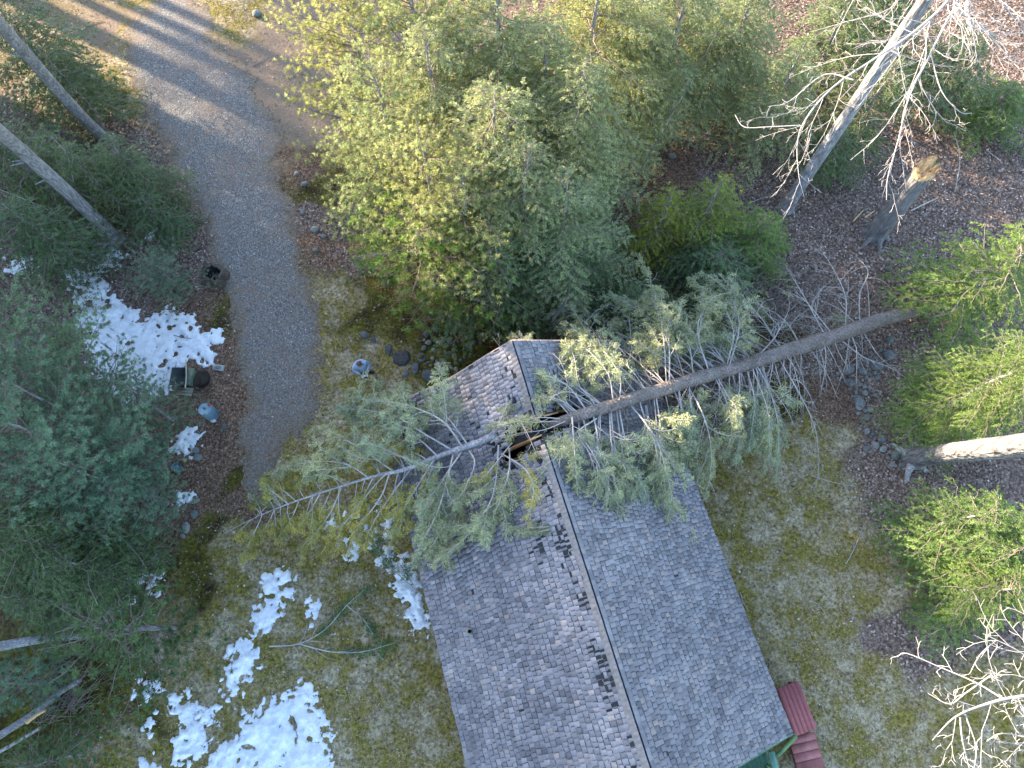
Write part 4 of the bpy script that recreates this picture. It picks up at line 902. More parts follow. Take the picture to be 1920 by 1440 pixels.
tt_ = thing('broken_treetop', 'broken off lichen covered treetop hanging over the left eave and pointing to the driveway', 'treetop', pt(420, 1000, 0))
TOP = px3([(930, 815, 5.1), (895, 830, 4.9), (830, 852, 4.5), (760, 880, 4.0), (700, 893, 3.6), (620, 918, 3.0), (540, 945, 2.3), (480, 970, 1.6), (420, 1000, .9)], 5)
b = MB(); b.tube(TOP, np.interp(np.linspace(0, 1, len(TOP)), [0, .3, .6, 1], [.115, .075, .036, .006]), 10, wob=.2); child(b, 'trunk', M['bark_pale'], tt_, smooth_=True)
gt = np.random.default_rng(33)
TB = [
    ([(880, 838, 4.8), (845, 790, 5.0), (810, 750, 4.6), (790, 728, 4.2)], .3, 1),
    ([(870, 842, 4.8), (830, 790, 5.2), (770, 762, 5.0), (715, 752, 4.4), (650, 745, 3.6)], 1, 2),
    ([(850, 845, 4.6), (790, 810, 4.9), (740, 780, 4.5), (680, 768, 3.8), (640, 765, 3.2)], 1, 2),
    ([(820, 855, 4.5), (780, 820, 4.3), (720, 800, 3.9), (660, 790, 3.3)], 1, 2),
    ([(790, 868, 4.2), (730, 850, 4.3), (680, 845, 3.9), (620, 850, 3.2)], 1, 2),
    ([(740, 885, 3.8), (690, 850, 4.0), (640, 820, 3.6), (600, 800, 2.9)], 1, 2),
    ([(690, 895, 3.5), (655, 872, 3.7), (610, 865, 3.5), (560, 870, 2.9), (520, 880, 2.2)], 1, 2),
    ([(650, 908, 3.2), (610, 890, 3.2), (570, 895, 2.7)], 1, 1),
    ([(540, 945, 2.3), (515, 925, 2.4), (490, 908, 2.0)], 1, 1),
    ([(480, 970, 1.6), (500, 945, 1.7), (470, 935, 1.3)], 1, 1),
    ([(865, 848, 4.7), (830, 900, 4.9), (800, 960, 4.3), (780, 1020, 3.6)], .8, 2),
    ([(850, 852, 4.6), (838, 900, 5.0), (820, 960, 4.7), (790, 1020, 3.9), (775, 1050, 3.4)], 1, 2),
    ([(880, 845, 4.8), (890, 870, 5.0), (870, 920, 4.8), (830, 990, 4.3), (800, 1040, 3.7)], .8, 2),
    ([(935, 835, 5.0), (930, 900, 5.2), (915, 950, 5.1), (870, 1010, 4.6), (815, 1055, 3.9)], 1, 2),
    ([(955, 840, 5.2), (955, 880, 5.5), (940, 930, 5.3), (920, 980, 4.9)], .6, 2),
    ([(960, 830, 5.3), (920, 880, 5.4), (900, 900, 5.2), (880, 905, 5.0)], .3, 1),
    ([(815, 860, 4.4), (790, 900, 4.4), (760, 950, 3.8), (730, 1010, 3.0)], 1, 2),
    ([(770, 880, 4.0), (740, 920, 3.8), (700, 980, 3.0), (680, 1030, 2.2)], 1, 2),
    ([(730, 888, 3.8), (715, 930, 3.6), (680, 980, 2.8), (650, 1030, 1.9)], 1, 2),
    ([(700, 895, 3.6), (670, 950, 3.0), (630, 1000, 2.2), (600, 1040, 1.4)], 1, 2),
    ([(640, 915, 3.1), (620, 960, 2.7), (590, 1000, 2.0), (560, 1030, 1.3)], 1, 2),
    ([(600, 925, 2.9), (580, 960, 2.5), (550, 1000, 1.7)], 1, 2),
    ([(560, 940, 2.5), (545, 975, 2.1), (520, 1010, 1.3)], 1, 2),
    ([(515, 955, 2.1), (500, 985, 1.7), (480, 1005, 1.2)], 1, 1),
    ([(470, 975, 1.5), (450, 995, 1.2), (440, 1010, .9)], .5, 1),
    ([(900, 835, 4.9), (930, 800, 5.3), (950, 760, 5.5), (945, 730, 5.3)], 0, 1),
    ([(920, 830, 5.0), (960, 802, 5.6), (1010, 786, 5.8)], 0, 0),
    ([(940, 850, 5.1), (985, 880, 5.7), (1000, 920, 5.8), (990, 970, 5.6)], .6, 1),
]
branch_set(tt_, TB[:15], gt, M['twig'], M['fallen_leaf'], .021)
branch_set(tt_, TB[15:], gt, M['twig'], M['fallen_gold'], .02)

extra(tt_, TOP, .25, .9, 20, .9, M['fallen_gold'], ge, (.9, 1.9), 1, .6)
extra(tt_, TOP, .25, .9, 16, .9, M['fallen_gold'], ge, (.9, 1.9), -1, .6)
bb = thing('broken_bough', 'thin forked broken bough lying on the lawn left of the long snow strip', 'bough', pt(560, 1207, 0))
g2 = np.random.default_rng(8)
branch_set(bb, [([(505, 1212, .08), (560, 1207, .12), (610, 1180, .2), (650, 1135, .35), (685, 1105, .5)], .1, 1), ([(560, 1207, .12), (620, 1222, .12), (680, 1222, .15), (740, 1205, .3)], .12, 1),
                ([(650, 1135, .35), (680, 1160, .3), (700, 1190, .25)], .5, 1), ([(790, 1115, .5), (755, 1085, .6), (720, 1050, .7), (700, 1010, .7)], .4, 2)], g2, M['twig'], M['hem_dark'], .018)

# stump of the snapped tree
st = thing('snapped_stump', 'tall snapped stump with torn orange wood at its top, standing in leaf litter', 'stump', pt(1640, 440, 0))
base = pt(1640, 440, 0); tip = pt(1733, 322, 3.9); P = smooth([base - UP * .1, base + UP * .15, base + (tip - base) * .35, base + (tip - base) * .7, tip], 5)
b = MB(); b.tube(P, np.interp(np.linspace(0, 1, len(P)), [0, .12, .3, .7, 1], [.60, .48, .42, .38, .37]), 18, wob=.05)
for a in np.arange(7) * .9 + .3:
    d = np.array([math.cos(a), math.sin(a), 0]); L = gf.uniform(.5, .95); b.tube([base + d * .15 + UP * .45, base + d * .45 + UP * .16, base + d * L - UP * .06], [.17, .05], 8, wob=.1)
child(b, 'trunk', bark_mat('grey_stump_bark', (.11, .105, .11), (.19, .185, .19), (.28, .275, .28), 5), st, smooth_=True)
b = MB(); n = 20; th = np.arange(n) / n * 2 * math.pi; d = unit(tip - P[-3]); A_ = unit(np.cross(d, UP)); B_ = np.cross(A_, d)
rim = tip + .375 * (np.cos(th)[:, None] * A_ + np.sin(th)[:, None] * B_) + UP * (.02 + np.clip(.55 * np.cos(th + .6), 0, 1) * (.4 + .6 * gf.random(n)) + .16 * gf.random(n))[:, None]
low = tip - UP * .15 + .375 * (np.cos(th)[:, None] * A_ + np.sin(th)[:, None] * B_); inn = tip + .2 * (np.cos(th)[:, None] * A_ + np.sin(th)[:, None] * B_) + UP * gf.uniform(-.05, .18, n)[:, None]
cen = tip + UP * .02; V = np.vstack([low, rim, inn, cen]); fq = []
for i in range(n): j = (i + 1) % n; fq += [[i, j, n + j, n + i], [n + i, n + j, 2 * n + j, 2 * n + i]]
for i in range(0, n, 2): fq.append([2 * n + i, 2 * n + (i + 1) % n, 2 * n + (i + 2) % n, 3 * n])
b.add(V, fq)
for k in range(22):
    a = gf.uniform(0, 6.28); r = gf.uniform(.1, .36); o_ = tip + r * (math.cos(a) * A_ + math.sin(a) * B_); b.tube([o_ - UP * .1, o_ + UP * gf.uniform(.15, .5) + gf.normal(0, .02, 3)], [.03, .006], 4)
child(b, 'torn_wood', plain('fresh_torn_wood', (.70, .45, .22), .3, 14, bumpd=.02), st)
for k, (x0, y0, x1, y1) in enumerate(((1600, 415, 1618, 395), (1708, 395, 1760, 370), (1622, 408, 1640, 395))):
    b = MB(); a, c = pt(x0, y0, .05), pt(x1, y1, .12); b.tube([a, (a + c) / 2 + UP * .03, c], [.035, .02], 6)
    b.build('wood_splinter', M['wood'] if k != 1 else M['twig'], None, label=['pale splinter left of the snapped stump', 'long grey stick leaning right of the snapped stump', 'orange splinter touching the foot of the snapped stump'][k], category='splinter', group='splinters around the stump')

# leaning trunks
def trunk(name, label, pts, r0, r1, material, flare=True, group=None, knots=0):
    t = thing(name, label, 'tree', pt(pts[0][0], pts[0][1], 0), group); P = px3(pts, 5); n = len(P)
    rr = np.interp(np.linspace(0, 1, n), [0, .06, .2, 1], [r0 * (1.5 if flare else 1), r0 * 1.12, r0, r1]); b = MB(); b.tube(P, rr, 16, wob=.06)
    if flare:
        for a in np.arange(5) * 1.26 + gf.random(): d = np.array([math.cos(a), math.sin(a), 0]); b.tube([P[0] + d * r0 * .5 + UP * .35, P[0] + d * r0 * 1.3 + UP * .1, P[0] + d * r0 * 2.2 - UP * .08], [r0 * .5, r0 * .15], 7)
    for k in range(knots):
        i = gf.integers(n // 3, n - 1); a = gf.uniform(0, 6.28); d = unit(np.array([math.cos(a), math.sin(a), .2])); b.tube([P[i], P[i] + d * (rr[i] + gf.uniform(.1, .5))], [.035, .012], 5)
    child(b, 'trunk', material, t, smooth_=True); return t, P
t1, _ = trunk('leaning_tree', 'upper of the two tall grey trunks leaning out past the left edge', [(205, 268, 0), (150, 215, 2.4), (70, 125, 6.0), (0, 45, 9.0), (-140, -110, 13.5)], .22, .17, M['bark'], group='leaning trunks at the left', knots=5)
t2, _ = trunk('leaning_tree', 'lower of the two tall grey trunks at the left, its foot in the snow', [(218, 450, 0), (150, 382, 2.6), (60, 300, 5.6), (0, 248, 7.8), (-220, 60, 14)], .25, .19, M['bark'], group='leaning trunks at the left', knots=5)
trunk('leaning_tree', 'short stretch of dim grey trunk at the left edge below the two leaning ones', [(60, 440, 0), (20, 420, 2.0), (-60, 385, 5.0), (-200, 320, 9)], .16, .12, M['bark'], group='leaning trunks at the left')
t3, _ = trunk('leaning_tree', 'thick pale trunk with furrowed bark leaning out past the right edge', [(1712, 858, 0), (1775, 850, 2.5), (1850, 842, 5.6), (1930, 833, 8.0), (2150, 800, 13)], .33, .29, bark_mat('furrowed_pale_bark', (.09, .09, .09), (.21, .21, .22), (.36, .37, .40), 4, .14, .07))
b = MB()
for q in ([(1712, 858, .3), (1690, 845, .15), (1672, 832, .02)], [(1715, 862, .3), (1705, 880, .2), (1698, 905, .0)]): b.tube(px3(q, 3), [.2, .06], 8, wob=.1)
child(b, 'roots', M['bark_pale'], t3, smooth_=True)
bt, BP = trunk('bare_tree', 'big leafless tree with white limbs and long grey trunk at the top right', [(1472, 392, 0), (1520, 318, 2.2), (1600, 200, 5.2), (1680, 80, 7.8), (1738, -5, 9.5), (1800, -100, 11.2), (1860, -190, 12.4)], .24, .17, M['bark'])
gb = np.random.default_rng(12)
for L, r, lv in (([(1830, -150, 11.8), (1790, -20, 12.6), (1720, 55, 12.5), (1640, 110, 12.2), (1560, 165, 11.9), (1510, 225, 11.5), (1495, 270, 11.1), (1498, 330, 10.7), (1508, 370, 10.4)], .055, 3),
                 ([(1500, 235, 11.5), (1440, 238, 11.3), (1395, 238, 11.1), (1378, 215, 11.0)], .02, 2),
                 ([(1600, 150, 12.1), (1545, 140, 11.9), (1480, 190, 11.6), (1440, 200, 11.5)], .025, 2),
                 ([(1840, -160, 11.9), (1800, -10, 12.5), (1775, 40, 12.4), (1740, 110, 12.2), (1705, 180, 11.9), (1685, 260, 11.5), (1665, 330, 11.2), (1662, 375, 11.0)], .05, 3),
                 ([(1745, 100, 12.2), (1765, 170, 12.0), (1800, 210, 11.8), (1822, 212, 11.7)], .022, 2),
                 ([(1735, 60, 12.3), (1735, 110, 12.0), (1710, 160, 11.7), (1650, 250, 11.2), (1595, 300, 10.9)], .025, 2),
                 ([(1845, -170, 12), (1810, 20, 12.8), (1850, 60, 12.8), (1885, 100, 12.6), (1915, 135, 12.4)], .035, 3),
                 ([(1845, -165, 12), (1790, -10, 13.0), (1810, 30, 13), (1840, 50, 12.9), (1870, 65, 12.8), (1940, 58, 12.6)], .035, 3),
                 ([(1800, -110, 11.3), (1700, -40, 11.3), (1670, 15, 11.0), (1590, 40, 10.6), (1520, 60, 10.2)], .03, 3),
                 ([(1790, -100, 11.2), (1640, -60, 11), (1600, 0, 10.6), (1560, 80, 10.1)], .025, 2)):
    b = MB(); twiggy(b, px3(L, 4), r * .72, .006, lv, gb, .34, .36, .1, 6, .6, start=.2); child(b, 'limb', M['twig_white'], bt)
rt = thing('bare_tree', 'leafless tree at the right edge with pale twigs over the lower right lawn', 'tree', pt(2260, 1290, 0))
b = MB(); b.tube(px3([(2200, 1260, 0), (2230, 1260, 5), (2290, 1265, 9), (2380, 1270, 12), (2420, 1270, 15)], 4), [.24, .12], 12, wob=.06); child(b, 'trunk', M['bark_pale'], rt, smooth_=True)
for L, r, lv in (([(2330, 1268, 10.5), (2100, 1290, 12.6), (1920, 1305, 13.2), (1850, 1320, 13.2), (1790, 1345, 13.1), (1748, 1388, 13.0)], .055, 3),
                 ([(1880, 1310, 13.2), (1830, 1280, 13.0), (1765, 1252, 12.9), (1700, 1225, 12.8), (1682, 1232, 12.7)], .02, 3),
                 ([(2330, 1268, 10.8), (2100, 1260, 12.5), (1960, 1245, 12.9), (1900, 1215, 13.0), (1843, 1188, 13.0)], .03, 2),
                 ([(1870, 1200, 13.0), (1840, 1225, 12.8), (1820, 1260, 12.7), (1822, 1265, 12.6)], .014, 2),
                 ([(1860, 1265, 13), (1810, 1300, 12.8), (1780, 1320, 12.7), (1740, 1300, 12.6)], .02, 3),
                 ([(1800, 1345, 13.1), (1805, 1390, 13.0), (1820, 1450, 12.8)], .025, 3),
                 ([(1810, 1340, 13.1), (1830, 1400, 13.0), (1825, 1450, 12.9)], .02, 2),
                 ([(2330, 1268, 11), (2100, 1370, 12.6), (1960, 1385, 12.9), (1880, 1375, 12.9), (1850, 1390, 12.8)], .03, 3)):
    b = MB(); twiggy(b, px3(L, 4), r * .7, .005, lv, gb, .24, .36, -.1, 6, .6, start=.15); child(b, 'limb', M['twig_white'], rt)
# thin bare saplings among the left hemlocks and right brush
for lab, L in (('thin bare sapling sprawling below the lower leaning trunk', [(150, 440, .3), (110, 405, 2.0), (60, 380, 3.4), (0, 355, 4.5)]),
               ('thin bare sapling crossing the lower leaning trunk near its foot', [(160, 430, .3), (140, 350, 2.5), (125, 290, 4.0), (95, 255, 5.0)]),
               ('thin bare sapling between the stump and the right hemlocks', [(1790, 360, .1), (1800, 300, 1.2), (1790, 250, 2.0)])):
    t = thing('bare_sapling', lab, 'sapling', pt(L[0][0], L[0][1], 0), 'thin bare saplings'); b = MB(); L = [(L[0][0], L[0][1], 0)] + L[1:]; twiggy(b, px3(L, 4), .028, .006, 3, gb, .5, .4, 0, 5, .6); child(b, 'branches', M['twig'], t)
# logs and brush at lower left
for lab, L, r, mm in (('pale sunlit log with lichen, cut by the left edge', [(-60, 1225, 2.4), (0, 1212, 2.2), (80, 1198, 1.6), (165, 1190, .9)], .17, M['bark_pale']),
                      ('broken grey log pointing to the brush heap in the lower left', [(-10, 1385, .35), (60, 1340, .35), (110, 1300, .4), (150, 1275, .45)], .12, M['bark']),
                      ('thin pale pole in the bottom left corner', [(-20, 1420, .5), (25, 1395, .6), (75, 1365, .7)], .06, M['bark_pale']),
                      ('split orange log beside the brush heap', [(50, 1355, .7), (70, 1340, .75), (85, 1332, .8)], .06, M['wood'])):
    b = MB(); b.tube(px3(L, 5), [r, r * .7], 12, wob=.12); b.build('log', mm, None, True, label=lab, category='log', group='broken logs in the lower left')
b = MB()
for k in range(150):
    c = pt(gf.normal(118, 30), gf.normal(1312, 28), 0); c[2] = float(gsurf(c[0], c[1])) + gf.uniform(.0, .35); a = gf.normal(.9, .9); L = gf.uniform(.3, 1.3); cd = np.array([math.cos(a), math.sin(a), gf.normal(0, .15)]); Q = [c]
    for j in range(4): cd = unit(cd + gf.normal(0, .15, 3)); Q.append(Q[-1] + cd * L / 4)
    b.tube(Q, [.014, .004], 4)
b.build('brush_heap', M['twig_dark'], kind='stuff', label='heap of dead brown branches in the lower left', category='brushwood')
# overhead cable
b = MB(); b.tube(px3([(1345, 60, 6.4), (1275, 190, 5.2), (1200, 320, 4.2), (1150, 410, 3.7), (1090, 512, 3.4), (1040, 598, 3.4)], 6), .017, 6)
b.tube(px3([(1056, 572, 3.4), (1044, 590, 3.4), (1036, 602, 3.35), (1033, 612, 3.1)], 3), .05, 8)
b.build('power_cable', plain('cable_rubber', (.05, .05, .055), .3, 6, .6), None, label='thin dark service cable running from the tree stand down to the roof', category='cable')

# ------------------------------------------------------------ stones
def stone_mesh(name, seed, material, flat=.6):
    bm = bmesh.new(); bmesh.ops.create_icosphere(bm, subdivisions=3, radius=1); g_ = np.random.default_rng(seed); k = g_.normal(size=(9, 3)); k = unit(k); off = g_.uniform(.68, .95, 9)
    for v in bm.verts:
        p = np.array(v.co)
        for kk, o_ in zip(k, off):
            d = p @ kk
            if d > o_: p = p - kk * (d - o_) * .85
        p = p * (1 + .06 * float(vnoise(np.array(p[0] * 3 + seed), np.array(p[1] * 3 + p[2] * 2), 3))); v.co = (p[0], p[1] * g_.uniform(.98, 1.0), p[2] * flat)
    me = bpy.data.meshes.new(name); bm.to_mesh(me); bm.free(); me.materials.append(material)
    me.polygons.foreach_set('use_smooth', np.ones(len(me.polygons), bool)); return me
def rock_mat(name, a, b_, c_):
    m, nt, b = mat(name, .9, .2); n = noise(nt, 3, 6, .7); oi = nt.nodes.new('ShaderNodeObjectInfo')
    c = ramp(nt, n.outputs[0], [(.35, a), (.52, b_), (.68, c_)]); k = ramp(nt, oi.outputs['Random'], [(0, (.65, .66, .68)), (1, (1.35, 1.32, 1.28))]); c = mix(nt, 1.0, c, k, 'MULTIPLY')
    nt.links.new(c, b.inputs['Base Color']); n2 = noise(nt, 14, 4); bump(nt, b, n2.outputs[0], .1); return m
MR = rock_mat('fieldstone', (.19, .20, .21), (.34, .37, .37), (.50, .54, .53)); MM = rock_mat('mossy_stone', (.07, .08, .015), (.14, .14, .02), (.22, .20, .04)); MS = rock_mat('slate', (.10, .115, .14), (.15, .175, .21), (.21, .25, .30))
RM = [stone_mesh('rock', i, MR) for i in range(6)]; RS = [stone_mesh('mossy_rock', i + 20, MM, .5) for i in range(3)]; RF = [stone_mesh('flat_stone', i + 40, MS, .16) for i in range(4)]
def rock(me, name, x, y, rpx, label, group=None, asp=1, sink=.25, cat='rock', rot=None):
    p = pt(x, y, 0); r = rpx / F_PX * (np.linalg.norm(p - [0, 0, H]) * .97); z = float(gsurf(p[0], p[1]))
    o = link(name, me, None, (p[0], p[1], z + r * (.6 if 'flat' not in name else .16) * (1 - 2 * sink) * .9 + .01), label=label, category=cat, group=group); o.scale = (r, r * asp, r); o.rotation_euler = (rng.normal(0, .12), rng.normal(0, .12), rng.uniform(0, 6.28) if rot is None else rot)
PILE = [(r_[0], r_[1]) for r_ in []]
pile_area = [(792, 600), (870, 575), (930, 605), (940, 620), (900, 655), (855, 700), (810, 708), (780, 660)]
gp = np.random.default_rng(4); placed = []
while len(placed) < 74:
    x, y = gp.uniform(735, 955), gp.uniform(572, 705)
    if float(poly_sd(np.array(x), np.array(y), pile_area)) < 2: continue
    r = gp.choice([3.2, 4.4, 5.6, 7.2], p=[.3, .35, .25, .1])
    if any(math.hypot(x - a, y - b_) < (r + c) * .92 for a, b_, c in placed): continue
    placed.append((x, y, r))
for k, (x, y, r) in enumerate(placed):
    if gp.random() < .17: rock(RS[k % 3], 'mossy_rock', x, y, r * 1.15, 'small moss covered rock in the stone pile beside the far roof end', 'mossy rocks in the pile', gp.uniform(.7, 1), cat='rock')
    else: rock(RM[k % 6], 'rock', x, y, r, 'small grey fieldstone in the stone pile beside the far roof end', 'fieldstones in the pile', gp.uniform(.65, 1))
for x, y, r, lab in ((794, 653, 6, 'pale rock at the left tip of the stone pile'), (824, 642, 7, 'large pale rock at the upper left of the stone pile'), (811, 672, 5, 'white rock at the lower left of the stone pile'), (822, 685, 8, 'grey rock with a dark hollow beside the roof corner'),
                     (864, 590, 6, 'blue grey rock at the top of the stone pile under the pine boughs')): rock(RM[int(x) % 6], 'rock', x, y, r, lab, 'bigger rocks of the pile', .8)
for x, y, r, lab in ((870, 617, 8, 'round ochre moss covered rock in the upper stone pile'), (828, 672, 8, 'green mossy rock in the middle of the stone pile'), (842, 676, 7, 'orange green mossy rock in the middle of the stone pile'), (822, 700, 8, 'bright moss cushion on a rock touching the roof edge'), (905, 657, 13, 'wide mossy boulder tight against the roof edge'), (840, 697, 7, 'small moss cushion against the roof edge')):
    rock(RS[int(x) % 3], 'mossy_rock', x, y, r, lab, 'bigger mossy rocks of the pile', .8)
for x, y, r, asp, lab in ((683, 627, 9, .8, 'blue stepping stone above the standing person'), (700, 637, 7, .7, 'small blue stepping stone right of the first one'), (728, 655, 13, .5, 'narrow blue stepping stone left of the round dark slab'),
                          (778, 690, 13, .6, 'sunken grey stepping stone right of the round dark slab'), (790, 670, 11, .8, 'faint grey slab between the round slab and the stone pile'), (806, 705, 17, .75, 'big blue grey slab under the far left roof corner'),
                          (762, 700, 9, .7, 'half buried grey slab below the round dark slab')):
    rock(RF[int(x) % 4], 'flat_stone', x, y, r, lab, 'stepping stones to the house', asp, cat='stepping stone', rot=R_(90) if asp == .5 else None)
c = pt(753, 671, 0); b = MB(); n = 28; th = np.arange(n) / n * 6.283; z = float(gsurf(c[0], c[1]))
rr = .34 * (1 + .05 * gp.normal(size=n)); ring = np.stack([c[0] + rr * np.cos(th), c[1] + rr * np.sin(th), np.full(n, z + .06)], -1)
V = np.vstack([ring, ring * [1, 1, 0] + [0, 0, z - .03], ring * .6 + np.array([c[0], c[1], z + .085]) * .4, [[c[0], c[1], z + .08]]]); fq = []
for i in range(n): j = (i + 1) % n; fq += [[n + i, n + j, j, i], [i, j, 2 * n + j, 2 * n + i]]
for i in range(0, n, 2): fq.append([2 * n + i, 2 * n + (i + 1) % n, 2 * n + (i + 2) % n, 3 * n])
b.add(V, fq); b.build('round_slab', plain('dark_matted_slab', (.10, .105, .12), .7, 22, .9, bumpd=.08), None, True, label='round dark speckled slab between the stepping stones', category='slab')
row_area = [(1585, 690), (1640, 640), (1670, 660), (1650, 720), (1630, 780), (1660, 830), (1720, 840), (1710, 880), (1650, 870), (1600, 820), (1590, 740)]
pl2 = []
while len(pl2) < 46:
    x, y = gp.uniform(1580, 1725), gp.uniform(635, 885)
    if float(poly_sd(np.array(x), np.array(y), row_area)) < 0: continue
    r = gp.choice([4, 5.5, 7.5, 10], p=[.4, .3, .2, .1])
    if any(math.hypot(x - a, y - b_) < (r + c) for a, b_, c in pl2): continue
    pl2.append((x, y, r))
for k, (x, y, r) in enumerate(pl2): rock(RM[k % 6], 'rock', x, y, r, 'grey blue stone in the loose row between the fallen trunk and the pale trunk', 'stones of the right hand row', gp.uniform(.6, 1))
for x, y, r, lab in ((1668, 638, 7, 'pale stone just below the fallen trunk butt'), (1638, 690, 7, 'pale flat stone left of the right hand hemlocks'), (1608, 755, 13, 'large flat blue stone in the middle of the right hand row'), (1712, 778, 8, 'lone stone right of the row'), (1258, 296, 8, 'grey stone on the leaf litter beside the cable'), (1232, 282, 5, 'small grey stone on the leaf litter beside the cable'),
                     (372, 858, 8, 'egg shaped grey rock between drum and bucket'), (369, 846, 7, 'dark rock behind the egg shaped one'), (421, 800, 6, 'flat grey rock right of the blue drum'), (350, 990, 10, 'oval grey rock at the lower end of the left stone line'), (345, 1005, 6, 'dim rock below the oval one'), (365, 965, 8, 'long dim rock of the left stone line'), (370, 940, 6, 'uppermost dim rock of the left stone line'),
                     (570, 345, 7, 'pale rock at the driveway edge, top of the short line'), (568, 398, 6, 'pale rock at the driveway edge, second of the short line'), (590, 430, 8, 'long grey rock at the driveway edge, third of the short line'), (607, 443, 6, 'grey rock at the driveway edge, fourth of the short line'), (556, 325, 5, 'small rock at the driveway edge beside the pine tips'), (592, 470, 6, 'lowest rock of the line at the driveway edge'),
                     (483, 30, 8, 'grey rock beside the grass island at the top'), (1665, 505, 6, 'pale stone above the fallen trunk in the leaves'), (1320, 540, 6, 'pale stone in the shade above the fallen tree')):
    rock(RM[int(x) % 6], 'rock', x, y, r, lab, 'single rocks', gp.uniform(.6, .9))

# ------------------------------------------------------------ sticks on the ground
for lab, L, r, mm in (('white stick with a bent tip on the right lawn', [(1585, 1058), (1598, 1035), (1618, 985)], .016, 'twig_white'), ('curved stick on the right lawn nearest the green hemlocks', [(1650, 980), (1660, 1005), (1675, 1022)], .014, 'twig'),
                      ('short pale stick in the middle of the right lawn', [(1516, 1127), (1532, 1132), (1547, 1150)], .015, 'twig_white'), ('dark curved stick beside the right eave', [(1388, 1110), (1394, 1130), (1404, 1146)], .014, 'twig'),
                      ('long thin stick at the upper end of the right lawn', [(1520, 893), (1560, 905), (1608, 913)], .014, 'twig_white'), ('dark stick on the upper left of the driveway', [(152, 62), (175, 45), (195, 40)], .02, 'twig_dark'), ('twig by the pale rock at the driveway fork', [(475, 125), (490, 117), (500, 108)], .018, 'twig_dark'),
                      ('thin twig on the brown gravel spur', [(540, 148), (565, 138), (580, 126)], .012, 'twig_dark'), ('thin twig in the middle of the driveway', [(335, 240), (337, 215), (335, 200)], .01, 'twig_dark'), ('white pole standing beside the blue drum', [(367, 825), (375, 812), (385, 795)], .014, 'twig_white'),
                      ('grey stick on the big snow patch', [(330, 632), (345, 636), (362, 638)], .02, 'twig_dark'), ('dark stick in the large snow field', [(547, 1340), (556, 1362), (561, 1382)], .02, 'twig_dark'), ('thin stick across the long snow strip', [(752, 1060), (775, 1095), (792, 1115)], .018, 'twig'),
                      ('pale stick beside the lower right bare twigs', [(1704, 1274), (1712, 1280), (1722, 1287)], .012, 'twig_white'), ('small stick right of the red landing', [(1540, 1320), (1545, 1332), (1548, 1342)], .012, 'twig_white'), ('long grey stick under the leaning trunk in the leaves', [(1850, 280), (1865, 292), (1880, 305)], .025, 'twig'),
                      ('grey branch lying in the leaves left of the leaning trunk', [(1400, 385), (1430, 372), (1455, 365)], .02, 'twig')):
    P = smooth([pt(x, y, 0) for x, y in L], 4); P[:, 2] = [float(gsurf(p[0], p[1])) + r + .012 + (.1 if 'snow' in lab else 0) for p in P]
    b = MB(); twiggy(b, P, r, r * .5, 1, gb, .3, .3, 0, 6, .2); b.build('stick', M[mm], None, label=lab, category='stick', group='fallen sticks')
b = MB(); X, Y = rand_px(4000); k = ~on_drive(X, Y) | (rng.random(len(X)) < .12); X, Y = X[k], Y[k]
for x, y in zip(X, Y):
    a = rng.uniform(0, 6.28); L = rng.uniform(.08, .45); p = np.array([x, y, float(gsurf(x, y)) + .012]); d = np.array([math.cos(a), math.sin(a), .03]); b.tube([p, p + d * L * .5 + np.array([-d[1], d[0], 0]) * L * rng.normal(0, .12), p + d * L], [.006, .003], 3, int(rng.random() < .3), cap=False)
b.build('twig_litter', [M['twig'], M['twig_white']], kind='stuff', label='small twigs scattered over the ground', category='twigs')

# ------------------------------------------------------------ left side clutter
blue = plain('blue_plastic', (.13, .22, .30), .3, 5, .5, .4)
base = pt(400, 779, 0); dr = thing('drum', 'blue plastic drum with a red bung standing at the driveway edge', 'drum', base)
b = MB(); n = 24; prof = [(r_q * .87, z_q * .87) for r_q, z_q in [(.27, .0), (.29, .03), (.29, .28), (.30, .30), (.29, .32), (.29, .58), (.30, .60), (.29, .62), (.285, .86), (.27, .88)]]
def lathe(b, c, prof, n=24, m=0):
    th = np.arange(n) / n * 6.28318; V = np.concatenate([np.stack([c[0] + r * np.cos(th), c[1] + r * np.sin(th), np.full(n, c[2] + z)], -1) for r, z in prof]); idx = np.arange(len(prof) * n).reshape(len(prof), n); nx = np.roll(idx, -1, 1)
    b.add(V, np.stack([idx[:-1], nx[:-1], nx[1:], idx[1:]], -1).reshape(-1, 4), m)
lathe(b, base + UP * .02, prof, n); child(b, 'body', blue, dr, smooth_=True)
b = MB(); lathe(b, base + UP * .785, [(.235, 0), (.23, .012), (.215, -.012), (.001, -.008)], n); child(b, 'lid', plain('pale_blue_plastic', (.25, .37, .46), .22, 5, .5, .4), dr)
b = MB(); q = pt(392, 759, .79); lathe(b, q, [(.055, 0), (.055, .03), (.001, .032)], 10); child(b, 'bung', plain('red_plastic', (.35, .05, .05), .1, 5, .5), dr)
c = pt(338, 880, 0); bk = thing('bucket', 'small blue bucket with a ring on top beside the wooden box', 'bucket', c)
b = MB(); lathe(b, c + UP * .01, [(.001, 0), (.12, 0), (.155, .36), (.165, .37), (.15, .36), (.115, .03), (.001, .03)], 20); child(b, 'body', blue, bk, smooth_=True)
b = MB(); lathe(b, c + UP * .33 + np.array([.02, -.02, 0]), [(.12, .0), (.12, .03), (.06, .06), (.001, .07)], 16); child(b, 'lid', plain('dark_blue_plastic', (.10, .2, .28), .2, 5, .5), bk)
b = MB(); th = np.linspace(-1.5, 1.7, 12); b.tube(np.stack([c[0] + .16 * np.cos(th), c[1] + .16 * np.sin(th), np.full(12, .40)], -1), .006, 5); child(b, 'handle', M['black'], bk)
